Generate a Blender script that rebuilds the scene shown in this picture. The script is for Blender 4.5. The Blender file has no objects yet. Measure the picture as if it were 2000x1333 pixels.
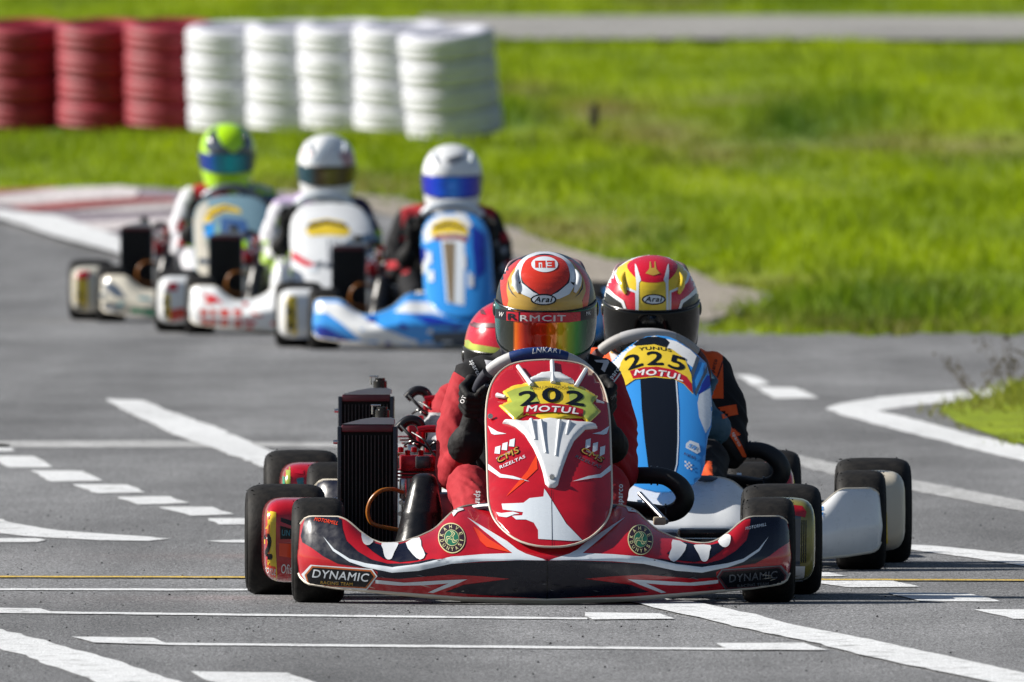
import bpy, bmesh, math, random
import numpy as np
from mathutils import Vector, Matrix, noise
from mathutils.bvhtree import BVHTree
from mathutils.geometry import tessellate_polygon
R = math.radians
random.seed(7)
C = bpy.context.scene.collection
SC = bpy.context.scene

# ------------------------------------------------------------------ camera, sky, sun, exposure
FPX = 64800.0            # focal length in pixels of the 2000 px wide photograph
HC = 1.49                # camera height
YC = -80.0               # camera distance in front of the first kart's front axle
HOR = -27.0              # horizon row
cam_d = bpy.data.cameras.new('camera'); cam = bpy.data.objects.new('camera', cam_d); C.objects.link(cam)
cam_d.sensor_width = 36.0; cam_d.lens = 36.0*FPX/2000.0
cam.location = (0, YC, HC)
cam.rotation_euler = (R(90) - math.atan((666.5-HOR)/FPX), 0, 0)
cam_d.clip_start = 1.0; cam_d.clip_end = 6000.0
cam_d.dof.use_dof = True; cam_d.dof.focus_distance = 80.1
cam_d.dof.aperture_fstop = 25.0; cam_d.dof.aperture_blades = 0
SC.camera = cam
SUN_EL, SUN_BACK = 33.0, 9.0
sdir = Vector((-math.cos(R(SUN_EL))*math.cos(R(SUN_BACK)), math.cos(R(SUN_EL))*math.sin(R(SUN_BACK)), math.sin(R(SUN_EL))))
world = bpy.data.worlds.new('World'); SC.world = world; world.use_nodes = True
wn = world.node_tree.nodes; wl = world.node_tree.links
sky = wn.new('ShaderNodeTexSky'); sky.sky_type = 'NISHITA'; sky.sun_disc = False
sky.sun_elevation = R(SUN_EL); sky.sun_rotation = math.atan2(sdir.x, sdir.y)
sky.air_density = 1.0; sky.dust_density = 1.0; sky.ozone_density = 1.0
wl.new(sky.outputs[0], wn['Background'].inputs[0]); wn['Background'].inputs[1].default_value = 0.05
sun_d = bpy.data.lights.new('sun', 'SUN'); sun = bpy.data.objects.new('sun', sun_d); C.objects.link(sun)
sun_d.energy = 5.0; sun_d.angle = R(0.5); sun_d.color = (1.0, 0.95, 0.87)
sun.rotation_euler = sdir.to_track_quat('Z', 'Y').to_euler(); sun.location = (-20, 5, 20)
SC.view_settings.view_transform = 'Standard'; SC.view_settings.look = 'None'
SC.view_settings.exposure = 0.56; SC.view_settings.gamma = 1.0; SC.view_settings.use_curve_mapping = False
SC.render.engine = 'CYCLES'
SC.cycles.max_bounces = 6

# ------------------------------------------------------------------ materials
_mats = {}
def mat(name, col, rough=0.5, metal=0.0, coat=0.0, bump=0.0, bscale=60, var=0.0, vscale=8, spec=0.5, col2=None, trans=0.0, sheen=0.0):
    if name in _mats: return _mats[name]
    m = bpy.data.materials.new(name); m.use_nodes = True
    nt = m.node_tree; b = nt.nodes['Principled BSDF']
    b.inputs['Base Color'].default_value = (*col, 1); b.inputs['Roughness'].default_value = rough
    b.inputs['Metallic'].default_value = metal; b.inputs['Specular IOR Level'].default_value = spec
    b.inputs['Coat Weight'].default_value = coat; b.inputs['Coat Roughness'].default_value = 0.035
    if sheen: b.inputs['Sheen Weight'].default_value = sheen
    tc = nt.nodes.new('ShaderNodeTexCoord')
    if var > 0:
        n = nt.nodes.new('ShaderNodeTexNoise'); n.inputs['Scale'].default_value = vscale; n.inputs['Detail'].default_value = 6
        nt.links.new(tc.outputs['Object'], n.inputs['Vector'])
        r = nt.nodes.new('ShaderNodeValToRGB')
        c2 = col2 if col2 else tuple(min(1, c*(1+var)) for c in col)
        c1 = col if col2 else tuple(c*(1-var) for c in col)
        r.color_ramp.elements[0].color = (*c1, 1); r.color_ramp.elements[1].color = (*c2, 1)
        r.color_ramp.elements[0].position = 0.35; r.color_ramp.elements[1].position = 0.65
        nt.links.new(n.outputs['Fac'], r.inputs['Fac']); nt.links.new(r.outputs['Color'], b.inputs['Base Color'])
    if rough < 0.45:                      # fine dirt and scratches break the gloss
        n = nt.nodes.new('ShaderNodeTexNoise'); n.inputs['Scale'].default_value = 60; n.inputs['Detail'].default_value = 8
        nt.links.new(tc.outputs['Object'], n.inputs['Vector'])
        mr = nt.nodes.new('ShaderNodeMapRange'); mr.inputs['From Min'].default_value = 0.35; mr.inputs['From Max'].default_value = 0.7
        mr.inputs['To Min'].default_value = rough*0.8; mr.inputs['To Max'].default_value = min(1, rough+0.10)
        nt.links.new(n.outputs['Fac'], mr.inputs['Value']); nt.links.new(mr.outputs[0], b.inputs['Roughness'])
    if bump > 0:
        n = nt.nodes.new('ShaderNodeTexNoise'); n.inputs['Scale'].default_value = bscale; n.inputs['Detail'].default_value = 5
        nt.links.new(tc.outputs['Object'], n.inputs['Vector'])
        bn = nt.nodes.new('ShaderNodeBump'); bn.inputs['Strength'].default_value = 1.0; bn.inputs['Distance'].default_value = bump
        nt.links.new(n.outputs['Fac'], bn.inputs['Height']); nt.links.new(bn.outputs[0], b.inputs['Normal'])
    _mats[name] = m
    return m

GL = dict(rough=0.15, coat=0.7)
M_RED = mat('gloss_red', (0.46, 0.007, 0.016), var=0.12, vscale=14, bump=0.0006, bscale=9, **GL)
M_NAVY = mat('gloss_navy', (0.004, 0.005, 0.016), bump=0.0004, bscale=9, rough=0.3, coat=0.15)
M_WHITE = mat('white_plastic', (0.74, 0.76, 0.78), rough=0.32, coat=0.25, var=0.06, vscale=10)
M_SILV = mat('white_film', (0.70, 0.76, 0.82), rough=0.25, coat=0.5)
M_TRIM = mat('bare_white_edge', (0.62, 0.56, 0.46), rough=0.5)
M_YEL = mat('plate_yellow', (0.78, 0.56, 0.03), var=0.1, vscale=20, **GL)
M_LIME = mat('plate_yellow_green', (0.42, 0.50, 0.08), var=0.2, vscale=18, **GL)
M_GOLD = mat('gold_film', (0.50, 0.31, 0.05), **GL)
M_ORNG = mat('orange_fabric', (0.80, 0.09, 0.01), rough=0.8, bump=0.004, bscale=22)
M_HOTRED = mat('orange_red_film', (0.85, 0.06, 0.01), **GL)
M_BLACKINK = mat('black_ink', (0.004, 0.005, 0.008), rough=0.25)
M_BLUE = mat('sky_blue_gloss', (0.040, 0.30, 0.78), bump=0.0005, bscale=9, **GL)
M_BLUE2 = mat('deep_blue_gloss', (0.01, 0.03, 0.35), **GL)
M_RUB = mat('tyre_rubber', (0.006, 0.006, 0.0065), rough=0.68, bump=0.0009, bscale=110, var=0.5, vscale=40, spec=0.22, col2=(0.018, 0.0165, 0.015))
M_PLAS = mat('black_plastic', (0.010, 0.010, 0.011), rough=0.28, bump=0.0004, bscale=60)
M_MBLK = mat('matt_black', (0.010, 0.010, 0.011), rough=0.75, bump=0.001, bscale=80, spec=0.25)
M_FOAM = mat('black_foam', (0.014, 0.014, 0.015), rough=0.55, bump=0.0012, bscale=70)
M_METAL = mat('bare_steel', (0.55, 0.55, 0.56), rough=0.25, metal=1.0)
M_GREY = mat('grey_alloy', (0.22, 0.24, 0.27), rough=0.4, metal=0.7)
M_RADR = mat('dark_red_frame', (0.10, 0.02, 0.03), rough=0.4)
M_ENGR = mat('red_anodised', (0.45, 0.015, 0.03), rough=0.22, metal=0.6)
M_HOSE = mat('amber_hose', (0.38, 0.13, 0.02), rough=0.25)
M_SUITR = mat('red_suit_fabric', (0.35, 0.005, 0.014), rough=0.85, bump=0.006, bscale=14)
M_SUITB = mat('black_suit_fabric', (0.012, 0.012, 0.014), rough=0.85, bump=0.006, bscale=14, spec=0.25)
M_SUITW = mat('white_suit_fabric', (0.62, 0.62, 0.66), rough=0.85, bump=0.006, bscale=14, var=0.1)
M_SUITG = mat('grey_mottled_fabric', (0.12, 0.12, 0.13), rough=0.9, bump=0.006, bscale=20, var=1.0, vscale=26, col2=(0.6, 0.6, 0.62))
M_GLOVE = mat('black_glove_fabric', (0.010, 0.010, 0.011), rough=0.7, bump=0.003, bscale=60, spec=0.25)
M_GLOVB = mat('blue_grey_glove', (0.03, 0.09, 0.15), rough=0.7, bump=0.003, bscale=60)
M_INK = mat('white_ink', (0.75, 0.75, 0.76), rough=0.5)
M_GREEN = mat('dark_green_ink', (0.02, 0.14, 0.08), rough=0.3)
M_CREAM = mat('cream_ink', (0.62, 0.60, 0.32), rough=0.35)
M_PURP = mat('dark_purple_ink', (0.03, 0.012, 0.02), rough=0.3)
M_TEAL = mat('teal_film', (0.03, 0.20, 0.26), **GL)
M_BEIGE = mat('beige_film', (0.50, 0.42, 0.30), **GL)
M_LIMEH = mat('lime_paint', (0.50, 0.88, 0.005), **GL)
M_GREYH = mat('dark_grey_paint', (0.06, 0.08, 0.11), **GL)
M_GREENP = mat('green_film', (0.01, 0.28, 0.14), **GL)
M_ORCH = mat('red_orange_paint', (0.62, 0.035, 0.015), rough=0.22, coat=0.6)
M_MAG = mat('crimson_paint', (0.60, 0.008, 0.03), rough=0.22, coat=0.6)

def ramp_mat(name, stops, lo, hi, rough=0.1, metal=0.75):
    """visor colour ramp: coating tint plus reflection bands painted across its width"""
    m = bpy.data.materials.new(name); m.use_nodes = True; nt = m.node_tree; b = nt.nodes['Principled BSDF']
    tc = nt.nodes.new('ShaderNodeTexCoord'); sp = nt.nodes.new('ShaderNodeSeparateXYZ'); mr = nt.nodes.new('ShaderNodeMapRange')
    mr.inputs['From Min'].default_value = lo; mr.inputs['From Max'].default_value = hi
    nt.links.new(tc.outputs['Object'], sp.inputs[0]); nt.links.new(sp.outputs[0], mr.inputs['Value'])
    r = nt.nodes.new('ShaderNodeValToRGB'); cr = r.color_ramp
    cr.elements[0].position = stops[0][0]; cr.elements[0].color = (*stops[0][1], 1)
    cr.elements[1].position = stops[-1][0]; cr.elements[1].color = (*stops[-1][1], 1)
    for p, c in stops[1:-1]:
        e = cr.elements.new(p); e.color = (*c, 1)
    nt.links.new(mr.outputs[0], r.inputs['Fac']); nt.links.new(r.outputs[0], b.inputs['Base Color'])
    b.inputs['Roughness'].default_value = rough; b.inputs['Metallic'].default_value = metal
    b.inputs['Coat Weight'].default_value = 0.35; b.inputs['Coat Roughness'].default_value = 0.03
    return m

# ------------------------------------------------------------------ object helpers
def link(o, parent=None):
    C.objects.link(o)
    if parent is not None: o.parent = parent
    return o
def empty(name, loc=(0,0,0), rz=0.0, parent=None):
    o = bpy.data.objects.new(name, None); o.location = loc; o.rotation_euler = (0, 0, rz); o.empty_display_size = 0.1
    return link(o, parent)
def tag(o, label=None, cat=None, group=None, kind=None):
    if label: o['label'] = label
    if cat: o['category'] = cat
    if group: o['group'] = group
    if kind: o['kind'] = kind
    return o
def mk(name, verts, faces, mats, parent=None, smooth=True, midx=None):
    me = bpy.data.meshes.new(name); me.from_pydata([tuple(v) for v in verts], [], faces)
    if not isinstance(mats, (list, tuple)): mats = [mats]
    for m in mats: me.materials.append(m)
    if midx is not None: me.polygons.foreach_set('material_index', midx)
    if smooth: me.polygons.foreach_set('use_smooth', [True]*len(me.polygons))
    me.update()
    return link(bpy.data.objects.new(name, me), parent)

class MB:
    """collects shapes into one mesh"""
    def __init__(s): s.v = []; s.f = []; s.m = []; s.cur = 0
    def add(s, v, f):
        o = len(s.v); s.v += [Vector(p) for p in v]; s.f += [tuple(i+o for i in q) for q in f]; s.m += [s.cur]*len(f); return s
    def box(s, c, d, bev=0.0, rot=None, seg=2):
        bm = bmesh.new(); bmesh.ops.create_cube(bm, size=1)
        for v in bm.verts: v.co = Vector((v.co.x*d[0], v.co.y*d[1], v.co.z*d[2]))
        if bev: bmesh.ops.bevel(bm, geom=bm.edges[:], offset=bev, segments=seg, affect='EDGES', profile=0.5)
        if rot is not None: bmesh.ops.transform(bm, matrix=rot, verts=bm.verts)
        bm.verts.index_update()
        s.add([v.co+Vector(c) for v in bm.verts], [[v.index for v in f.verts] for f in bm.faces]); bm.free(); return s
    def tube(s, pts, r, seg=10, smooth=6, caps=True):
        pts = [Vector(p) for p in pts]
        rr = r if isinstance(r, (list, tuple)) else [r]*len(pts)
        if smooth > 1 and len(pts) > 2:
            P, Q = [], []
            for i in range(len(pts)-1):
                p0, p1, p2, p3 = pts[max(i-1,0)], pts[i], pts[i+1], pts[min(i+2,len(pts)-1)]
                for k in range(smooth):
                    t = k/smooth
                    P.append(0.5*((2*p1)+(p2-p0)*t+(2*p0-5*p1+4*p2-p3)*t*t+(3*p1-p0-3*p2+p3)*t**3)); Q.append(rr[i]*(1-t)+rr[i+1]*t)
            P.append(pts[-1]); Q.append(rr[-1]); pts, rr = P, Q
        n = len(pts); V = []; F = []
        t0 = (pts[1]-pts[0]).normalized(); up = Vector((0,0,1)) if abs(t0.z) < 0.9 else Vector((1,0,0))
        u = t0.cross(up).normalized()
        for i in range(n):
            t = (pts[min(i+1,n-1)]-pts[max(i-1,0)]).normalized()
            u = (u - t*u.dot(t)).normalized(); w = t.cross(u)
            for k in range(seg):
                a = 2*math.pi*k/seg; V.append(pts[i]+rr[i]*(u*math.cos(a)+w*math.sin(a)))
        for i in range(n-1):
            for k in range(seg):
                F.append((i*seg+k, i*seg+(k+1)%seg, (i+1)*seg+(k+1)%seg, (i+1)*seg+k))
        if caps: F.append(tuple(range(seg))[::-1]); F.append(tuple((n-1)*seg+k for k in range(seg)))
        return s.add(V, F)
    def lathe(s, prof, c=(0,0,0), axis='X', seg=40, closed=False):
        """prof: (along, radius)"""
        V = []; F = []; n = len(prof)
        for k in range(seg):
            a = 2*math.pi*k/seg
            for (h, r) in prof:
                if axis == 'X': p = (h, r*math.cos(a), r*math.sin(a))
                elif axis == 'Y': p = (r*math.cos(a), h, r*math.sin(a))
                else: p = (r*math.cos(a), r*math.sin(a), h)
                V.append(Vector(p)+Vector(c))
        for k in range(seg):
            for i in range(n-1 if not closed else n):
                j = (i+1) % n
                F.append((k*n+i, k*n+j, ((k+1)%seg)*n+j, ((k+1)%seg)*n+i))
        return s.add(V, F)
    def ball(s, c, r, seg=16, rings=10):
        rr = r if isinstance(r, (tuple, list)) else (r, r, r)
        V = [Vector((0,0,rr[2]))+Vector(c)]; F = []
        for i in range(1, rings):
            for k in range(seg):
                a = math.pi*i/rings; b = 2*math.pi*k/seg
                V.append(Vector((rr[0]*math.sin(a)*math.cos(b), rr[1]*math.sin(a)*math.sin(b), rr[2]*math.cos(a)))+Vector(c))
        V.append(Vector((0,0,-rr[2]))+Vector(c))
        for k in range(seg): F.append((0, 1+k, 1+(k+1)%seg))
        for i in range(rings-2):
            for k in range(seg): F.append((1+i*seg+k, 1+(i+1)*seg+k, 1+(i+1)*seg+(k+1)%seg, 1+i*seg+(k+1)%seg))
        L = len(V)-1
        for k in range(seg): F.append((L, L-seg+(k+1)%seg, L-seg+k))
        return s.add(V, F)
    def capsule(s, a, b, ra, rb, seg=14):
        s.ball(a, ra, seg, 8); s.ball(b, rb, seg, 8)
        a, b = Vector(a), Vector(b)
        if (b-a).length > 1e-5: s.tube([a, b], [ra, rb], seg, 1)
        return s
    def build(s, name, mats, parent=None, smooth=True, weld=0.0):
        o = mk(name, s.v, s.f, mats, parent, smooth, s.m if isinstance(mats, (list, tuple)) and len(mats) > 1 else None)
        bm = bmesh.new(); bm.from_mesh(o.data); bmesh.ops.recalc_face_normals(bm, faces=bm.faces); bm.to_mesh(o.data); bm.free()
        return autosmooth(o) if smooth else o
def autosmooth(o, ang=40):
    me = o.data; bm = bmesh.new(); bm.from_mesh(me)
    for e in bm.edges:
        if len(e.link_faces) == 2 and e.calc_face_angle(0) > R(ang): e.smooth = False
    bm.to_mesh(me); bm.free(); return o

def remeshed(mb, voxel, name, mats, parent, matfn=None, smooth_it=6, seams=(), creases=0.0):
    """one continuous closed surface from overlapping volumes"""
    tmp = mk('tmp', mb.v, mb.f, mats[0], None, True)
    bm = bmesh.new(); bm.from_mesh(tmp.data); bmesh.ops.recalc_face_normals(bm, faces=bm.faces); bm.to_mesh(tmp.data); bm.free()
    rm = tmp.modifiers.new('r', 'REMESH'); rm.mode = 'VOXEL'; rm.voxel_size = voxel; rm.adaptivity = 0
    sm = tmp.modifiers.new('s', 'SMOOTH'); sm.factor = 0.6; sm.iterations = smooth_it
    dg = bpy.context.evaluated_depsgraph_get(); dg.update()
    me = bpy.data.meshes.new_from_object(tmp.evaluated_get(dg)); bpy.data.objects.remove(tmp)
    me.name = name; me.materials.clear()
    if creases:                                   # folds of the cloth, deepest round elbows, knees and waist
        co = np.empty(len(me.vertices)*3); me.vertices.foreach_get('co', co); co = co.reshape(-1, 3)
        no = np.empty(len(me.vertices)*3); me.vertices.foreach_get('normal', no); no = no.reshape(-1, 3)
        for i in range(len(co)):
            c = co[i]; q = Vector((c[0]*11, c[1]*13, c[2]*24+2.5*c[0]*10)); n1 = noise.noise(q); n2 = noise.noise(q*2.1+Vector((5, 1, 2)))
            co[i] += no[i]*creases*((1-abs(n1)*3.2)*0.9 + (0.5-abs(n2)*1.6)*0.5 - 0.5)
        me.vertices.foreach_set('co', co.ravel()); me.update()
    for m in mats: me.materials.append(m)
    if seams:
        bm = bmesh.new(); bm.from_mesh(me)
        for co, no in seams:
            bmesh.ops.bisect_plane(bm, geom=bm.verts[:]+bm.edges[:]+bm.faces[:], dist=1e-5, plane_co=co, plane_no=no)
        bm.to_mesh(me); bm.free()
    me.polygons.foreach_set('use_smooth', [True]*len(me.polygons))
    if matfn: me.polygons.foreach_set('material_index', [matfn(p.center) for p in me.polygons])
    return link(bpy.data.objects.new(name, me), parent)

# ------------------------------------------------------------------ flat shapes laid on surfaces
def grid_cut(bm, step):
    bm.verts.ensure_lookup_table()
    if not len(bm.verts): return
    xs = [v.co.x for v in bm.verts]; ys = [v.co.y for v in bm.verts]
    for ax, (lo, hi) in enumerate(((min(xs), max(xs)), (min(ys), max(ys)))):
        st = step[ax] if isinstance(step, (tuple, list)) else step
        k = math.floor(lo/st)+1
        while k*st < hi:
            co = Vector((k*st, 0, 0)) if ax == 0 else Vector((0, k*st, 0)); no = Vector((1,0,0)) if ax == 0 else Vector((0,1,0))
            bmesh.ops.bisect_plane(bm, geom=bm.verts[:]+bm.edges[:]+bm.faces[:], dist=1e-6, plane_co=co, plane_no=no)
            k += 1
def poly2d(polys, step):
    bm = bmesh.new()
    for p in polys:
        vs = [bm.verts.new((x, y, 0)) for x, y in p]
        for t in tessellate_polygon([[Vector((x, y, 0)) for x, y in p]]):
            try: bm.faces.new([vs[i] for i in t])
            except ValueError: pass
    grid_cut(bm, step)
    bm.verts.index_update()
    V = [(v.co.x, v.co.y) for v in bm.verts]; F = [[v.index for v in f.verts] for f in bm.faces]; bm.free()
    return V, F
_txt = {}
def text2d(s, bold=0.0):
    key = (s, bold)
    if key in _txt: return _txt[key]
    cu = bpy.data.curves.new('t', 'FONT'); cu.body = s; cu.resolution_u = 3; cu.size = 1.0; cu.fill_mode = 'FRONT'
    if bold: cu.space_character = 1.0 + bold*2.4
    o = bpy.data.objects.new('t', cu); C.objects.link(o)
    dg = bpy.context.evaluated_depsgraph_get(); dg.update()
    me = bpy.data.meshes.new_from_object(o.evaluated_get(dg))
    V = [(v.co.x, v.co.y) for v in me.vertices]; F = [list(p.vertices) for p in me.polygons]; n0 = len(V); V3 = [(x, y, 0) for x, y in V]; F0 = list(F)
    if bold > .012:                               # bolder strokes: the glyph printed again, slightly shifted
        for k, (dx, dy) in enumerate(((bold, 0), (bold*.5, bold*.5), (bold*.5, -bold*.5)), 1):
            F += [[i+k*n0 for i in f] for f in F0]; V3 += [(x+dx, y+dy, k) for x, y in V]
    V = V3
    bpy.data.objects.remove(o); bpy.data.curves.remove(cu); bpy.data.meshes.remove(me)
    if V:
        x0 = min(v[0] for v in V); x1 = max(v[0] for v in V); y0 = min(v[1] for v in V); y1 = max(v[1] for v in V)
        V = [((x-(x0+x1)/2)/(x1-x0), (y-(y0+y1)/2)/(y1-y0), k) for x, y, k in V]
    _txt[key] = (V, F)
    return V, F
def smooth_poly(p, n=4):
    """closed Catmull-Rom through the outline"""
    out = []; L = len(p)
    for i in range(L):
        p0, p1, p2, p3 = p[i-1], p[i], p[(i+1) % L], p[(i+2) % L]
        for k in range(n):
            t = k/n
            out.append(tuple(0.5*((2*p1[j])+(p2[j]-p0[j])*t+(2*p0[j]-5*p1[j]+4*p2[j]-p3[j])*t*t+(3*p1[j]-p0[j]-3*p2[j]+p3[j])*t**3) for j in (0, 1)))
    return out
def ellipse(cx, cy, rx, ry, n=28, rot=0):
    c, s = math.cos(R(rot)), math.sin(R(rot))
    return [(cx+rx*math.cos(2*math.pi*k/n)*c-ry*math.sin(2*math.pi*k/n)*s, cy+rx*math.cos(2*math.pi*k/n)*s+ry*math.sin(2*math.pi*k/n)*c) for k in range(n)]

class Frame:
    """a kart's own axes: x to the photo's right, y away from the camera, z up; turns photo rows/columns into points at a given depth"""
    def __init__(s, X, Y, yaw):
        s.X, s.Y, s.yaw = X, Y, R(yaw); s.c, s.s = math.cos(s.yaw), math.sin(s.yaw)
    def L(s, px, py, y):
        x = 0.0
        for _ in range(3):
            Yw = s.Y + x*s.s + y*s.c; D = Yw - YC
            Xw = (px-1000)*D/FPX
            x = (Xw - s.X + y*s.s)/s.c
        return (x, y, HC-(py-HOR)*D/FPX)
def bvh_of(objs):
    V = []; F = []
    for o in (objs if isinstance(objs, (list, tuple)) else [objs]):
        k = len(V); V += [v.co.copy() for v in o.data.vertices]; F += [[i+k for i in p.vertices] for p in o.data.polygons]
    return BVHTree.FromPolygons(V, F)
class Sticker:
    """lays shapes given in photo pixels onto a surface of the kart, as thin printed film"""
    def __init__(s, frame, target, depth, step=5, mirror=None):
        s.fr = frame; s.bvh = bvh_of(target); s.par = target if not isinstance(target, (list, tuple)) else target[0]; s.d = depth; s.step = step
    def lay(s, V, F, m, name, layer=0, parent=None, off=0.0007, hfn=None):
        pts = []; ok = []
        for (px, py, *kk) in V:
            x, _, z = s.fr.L(px, py, s.d) if s.fr else (px, 0, py)
            h, n, i, d = s.bvh.ray_cast(Vector((x, -3, z)), Vector((0, 1, 0)))
            if h is None: pts.append(Vector((0,0,0))); ok.append(False)
            else:
                if n.y > 0: n = -n
                pts.append(h + n*((off + 0.0004*layer + (0.00007*kk[0] if kk else 0)) if hfn is None else hfn(px, py))); ok.append(n.y < -0.05)
        F2 = [f for f in F if all(ok[i] for i in f) and max((pts[f[0]]-pts[i]).length for i in f) < 0.05]
        if not F2: return None
        used = sorted({i for f in F2 for i in f}); ix = {k: j for j, k in enumerate(used)}
        return mk(name, [pts[i] for i in used], [[ix[i] for i in f] for f in F2], m, parent or s.par)
    def poly(s, p, m, name='decal', layer=0, sm=0, parent=None):
        P = p if isinstance(p[0][0], (tuple, list)) else [p]
        if sm: P = [smooth_poly(q, sm) for q in P]
        V, F = poly2d(P, s.step)
        return s.lay(V, F, m, name, layer, parent)
    def text(s, t, cx, cy, w, h, m, rot=0, shear=0, bold=0.03, layer=1, name='lettering', parent=None, bend=0.0, flip=False):
        V, F = text2d(t, bold)
        c, sn = math.cos(R(rot)), math.sin(R(rot)); bm = bmesh.new(); vs = []
        for (u, v, kk) in V:
            x = u*w + v*h*shear; y = -v*h
            y += bend*((u*2)**2)
            vs.append(bm.verts.new((cx + x*c - y*sn, cy + x*sn + y*c, kk)))
        for f in F:
            try: bm.faces.new([vs[i] for i in f])
            except ValueError: pass
        grid_cut(bm, s.step); bm.verts.index_update()
        V2 = [(v.co.x, v.co.y, v.co.z) for v in bm.verts]; F2 = [[v.index for v in f.verts] for f in bm.faces]; bm.free()
        return s.lay(V2, F2, m, name, layer, parent)

# ================================================================== THE SETTING
def terr(x, Y):
    D = Y - YC
    if D < 146: return 0.0
    t = D-150
    z = 0.0079*(t if t > 12 else (max(t, -4)+4)**2/ (4*8+0.0) * 0.5 + (0 if t < 4 else (t-4)*0.25)) if D < 162 else 0.0079*t
    a = min(1, max(0, (D-165)/25))*min(1, max(0, (x+1.5)/1.5))*min(1, max(0.03, (272-D)/25))
    if a > 0:
        z += a*(0.16*noise.noise(Vector((x*0.42+3.1, Y*0.05, 0.3))) + 0.07*noise.noise(Vector((x*1.3, Y*0.16+7, 1.7))))
    return z
def gp(px, py):
    """the ground point seen at a pixel of the photograph"""
    lo, hi = 50.0, 420.0
    for _ in range(46):
        m = (lo+hi)/2; x = (px-1000)*m/FPX
        if HOR + FPX*(HC-terr(x, m+YC))/m > py: lo = m
        else: hi = m
    D = (lo+hi)/2
    return ((px-1000)*D/FPX, D+YC)

def asphalt_mat(name, c0, c1, scale_boost=1.0, patchy=0.25, grain=0.5, wear=0.0, streaks=0.0):
    m = bpy.data.materials.new(name); m.use_nodes = True; nt = m.node_tree; N = nt.nodes; Lk = nt.links; b = N['Principled BSDF']
    tc = N.new('ShaderNodeTexCoord')
    def nz(s, det, rough=0.6, sc=None):
        n = N.new('ShaderNodeTexNoise'); n.inputs['Scale'].default_value = s; n.inputs['Detail'].default_value = det; n.inputs['Roughness'].default_value = rough
        if sc:
            mp = N.new('ShaderNodeMapping'); mp.inputs['Scale'].default_value = sc; Lk.new(tc.outputs['Object'], mp.inputs[0]); Lk.new(mp.outputs[0], n.inputs['Vector'])
        else: Lk.new(tc.outputs['Object'], n.inputs['Vector'])
        return n
    fine = nz(70*scale_boost, 8, 0.75); r1 = N.new('ShaderNodeValToRGB')
    r1.color_ramp.elements[0].position = 0.36; r1.color_ramp.elements[0].color = (*c0, 1)
    r1.color_ramp.elements[1].position = 0.62; r1.color_ramp.elements[1].color = (*c1, 1)
    Lk.new(fine.outputs['Fac'], r1.inputs['Fac'])
    gr = nz(1.0, 3, 0.8, (170*scale_boost, 14*scale_boost, 1)); gm = N.new('ShaderNodeMapRange'); gm.inputs['From Min'].default_value = 0.33; gm.inputs['From Max'].default_value = 0.67
    gm.inputs['To Min'].default_value = grain; gm.inputs['To Max'].default_value = 2-grain; Lk.new(gr.outputs['Fac'], gm.inputs['Value'])
    gx = N.new('ShaderNodeMix'); gx.data_type = 'RGBA'; gx.blend_type = 'MULTIPLY'; gx.inputs[0].default_value = 1; Lk.new(r1.outputs[0], gx.inputs[6]); Lk.new(gm.outputs[0], gx.inputs[7])
    big = nz(0.5, 6, 0.6, (1.3, 0.25, 1)); mr = N.new('ShaderNodeMapRange'); mr.inputs['From Min'].default_value = 0.35; mr.inputs['From Max'].default_value = 0.65
    mr.inputs['To Min'].default_value = 1-patchy; mr.inputs['To Max'].default_value = 1+patchy
    Lk.new(big.outputs['Fac'], mr.inputs['Value'])
    mx = N.new('ShaderNodeMix'); mx.data_type = 'RGBA'; mx.blend_type = 'MULTIPLY'; mx.inputs[0].default_value = 1
    Lk.new(gx.outputs[2], mx.inputs[6]); Lk.new(mr.outputs[0], mx.inputs[7]); src = mx.outputs[2]
    if streaks:                                   # rubber laid down along the racing line, and stained patches
        for sc_, lo_ in (((1.7, 0.02, 1), 1-streaks), ((3.5, 0.5, 1), 1-streaks*.6), ((0.9, 0.16, 1), 1-streaks*.8)):
            sn = nz(1.0, 4, 0.55, sc_); sm_ = N.new('ShaderNodeMapRange'); sm_.inputs['From Min'].default_value = 0.38; sm_.inputs['From Max'].default_value = 0.6
            sm_.inputs['To Min'].default_value = lo_; sm_.inputs['To Max'].default_value = 1.06; Lk.new(sn.outputs['Fac'], sm_.inputs['Value'])
            sx_ = N.new('ShaderNodeMix'); sx_.data_type = 'RGBA'; sx_.blend_type = 'MULTIPLY'; sx_.inputs[0].default_value = 1; Lk.new(src, sx_.inputs[6]); Lk.new(sm_.outputs[0], sx_.inputs[7]); src = sx_.outputs[2]
    if wear:
        w1 = nz(9, 8, 0.75, (1, 0.5, 1)); wr = N.new('ShaderNodeValToRGB'); wr.color_ramp.elements[0].position = 0.62-0.12*wear; wr.color_ramp.elements[1].position = 0.68
        wr.color_ramp.elements[0].color = (0, 0, 0, 1); wr.color_ramp.elements[1].color = (1, 1, 1, 1); Lk.new(w1.outputs['Fac'], wr.inputs['Fac'])
        wm = N.new('ShaderNodeMix'); wm.data_type = 'RGBA'; wm.inputs[7].default_value = (0.17, 0.17, 0.17, 1); Lk.new(wr.outputs[0], wm.inputs[0]); Lk.new(src, wm.inputs[6]); src = wm.outputs[2]
    Lk.new(src, b.inputs['Base Color'])
    b.inputs['Roughness'].default_value = 0.85; b.inputs['Specular IOR Level'].default_value = 0.25
    bn = N.new('ShaderNodeBump'); bn.inputs['Distance'].default_value = 0.004; bn.inputs['Strength'].default_value = 0.9
    f2 = nz(45*scale_boost, 6, 0.7); Lk.new(f2.outputs['Fac'], bn.inputs['Height']); Lk.new(bn.outputs[0], b.inputs['Normal'])
    return m, b
M_ASPH, _ = asphalt_mat('asphalt', (0.014, 0.015, 0.018), (0.325, 0.33, 0.34), 1.0, 0.16, 0.25, streaks=0.16)
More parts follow.
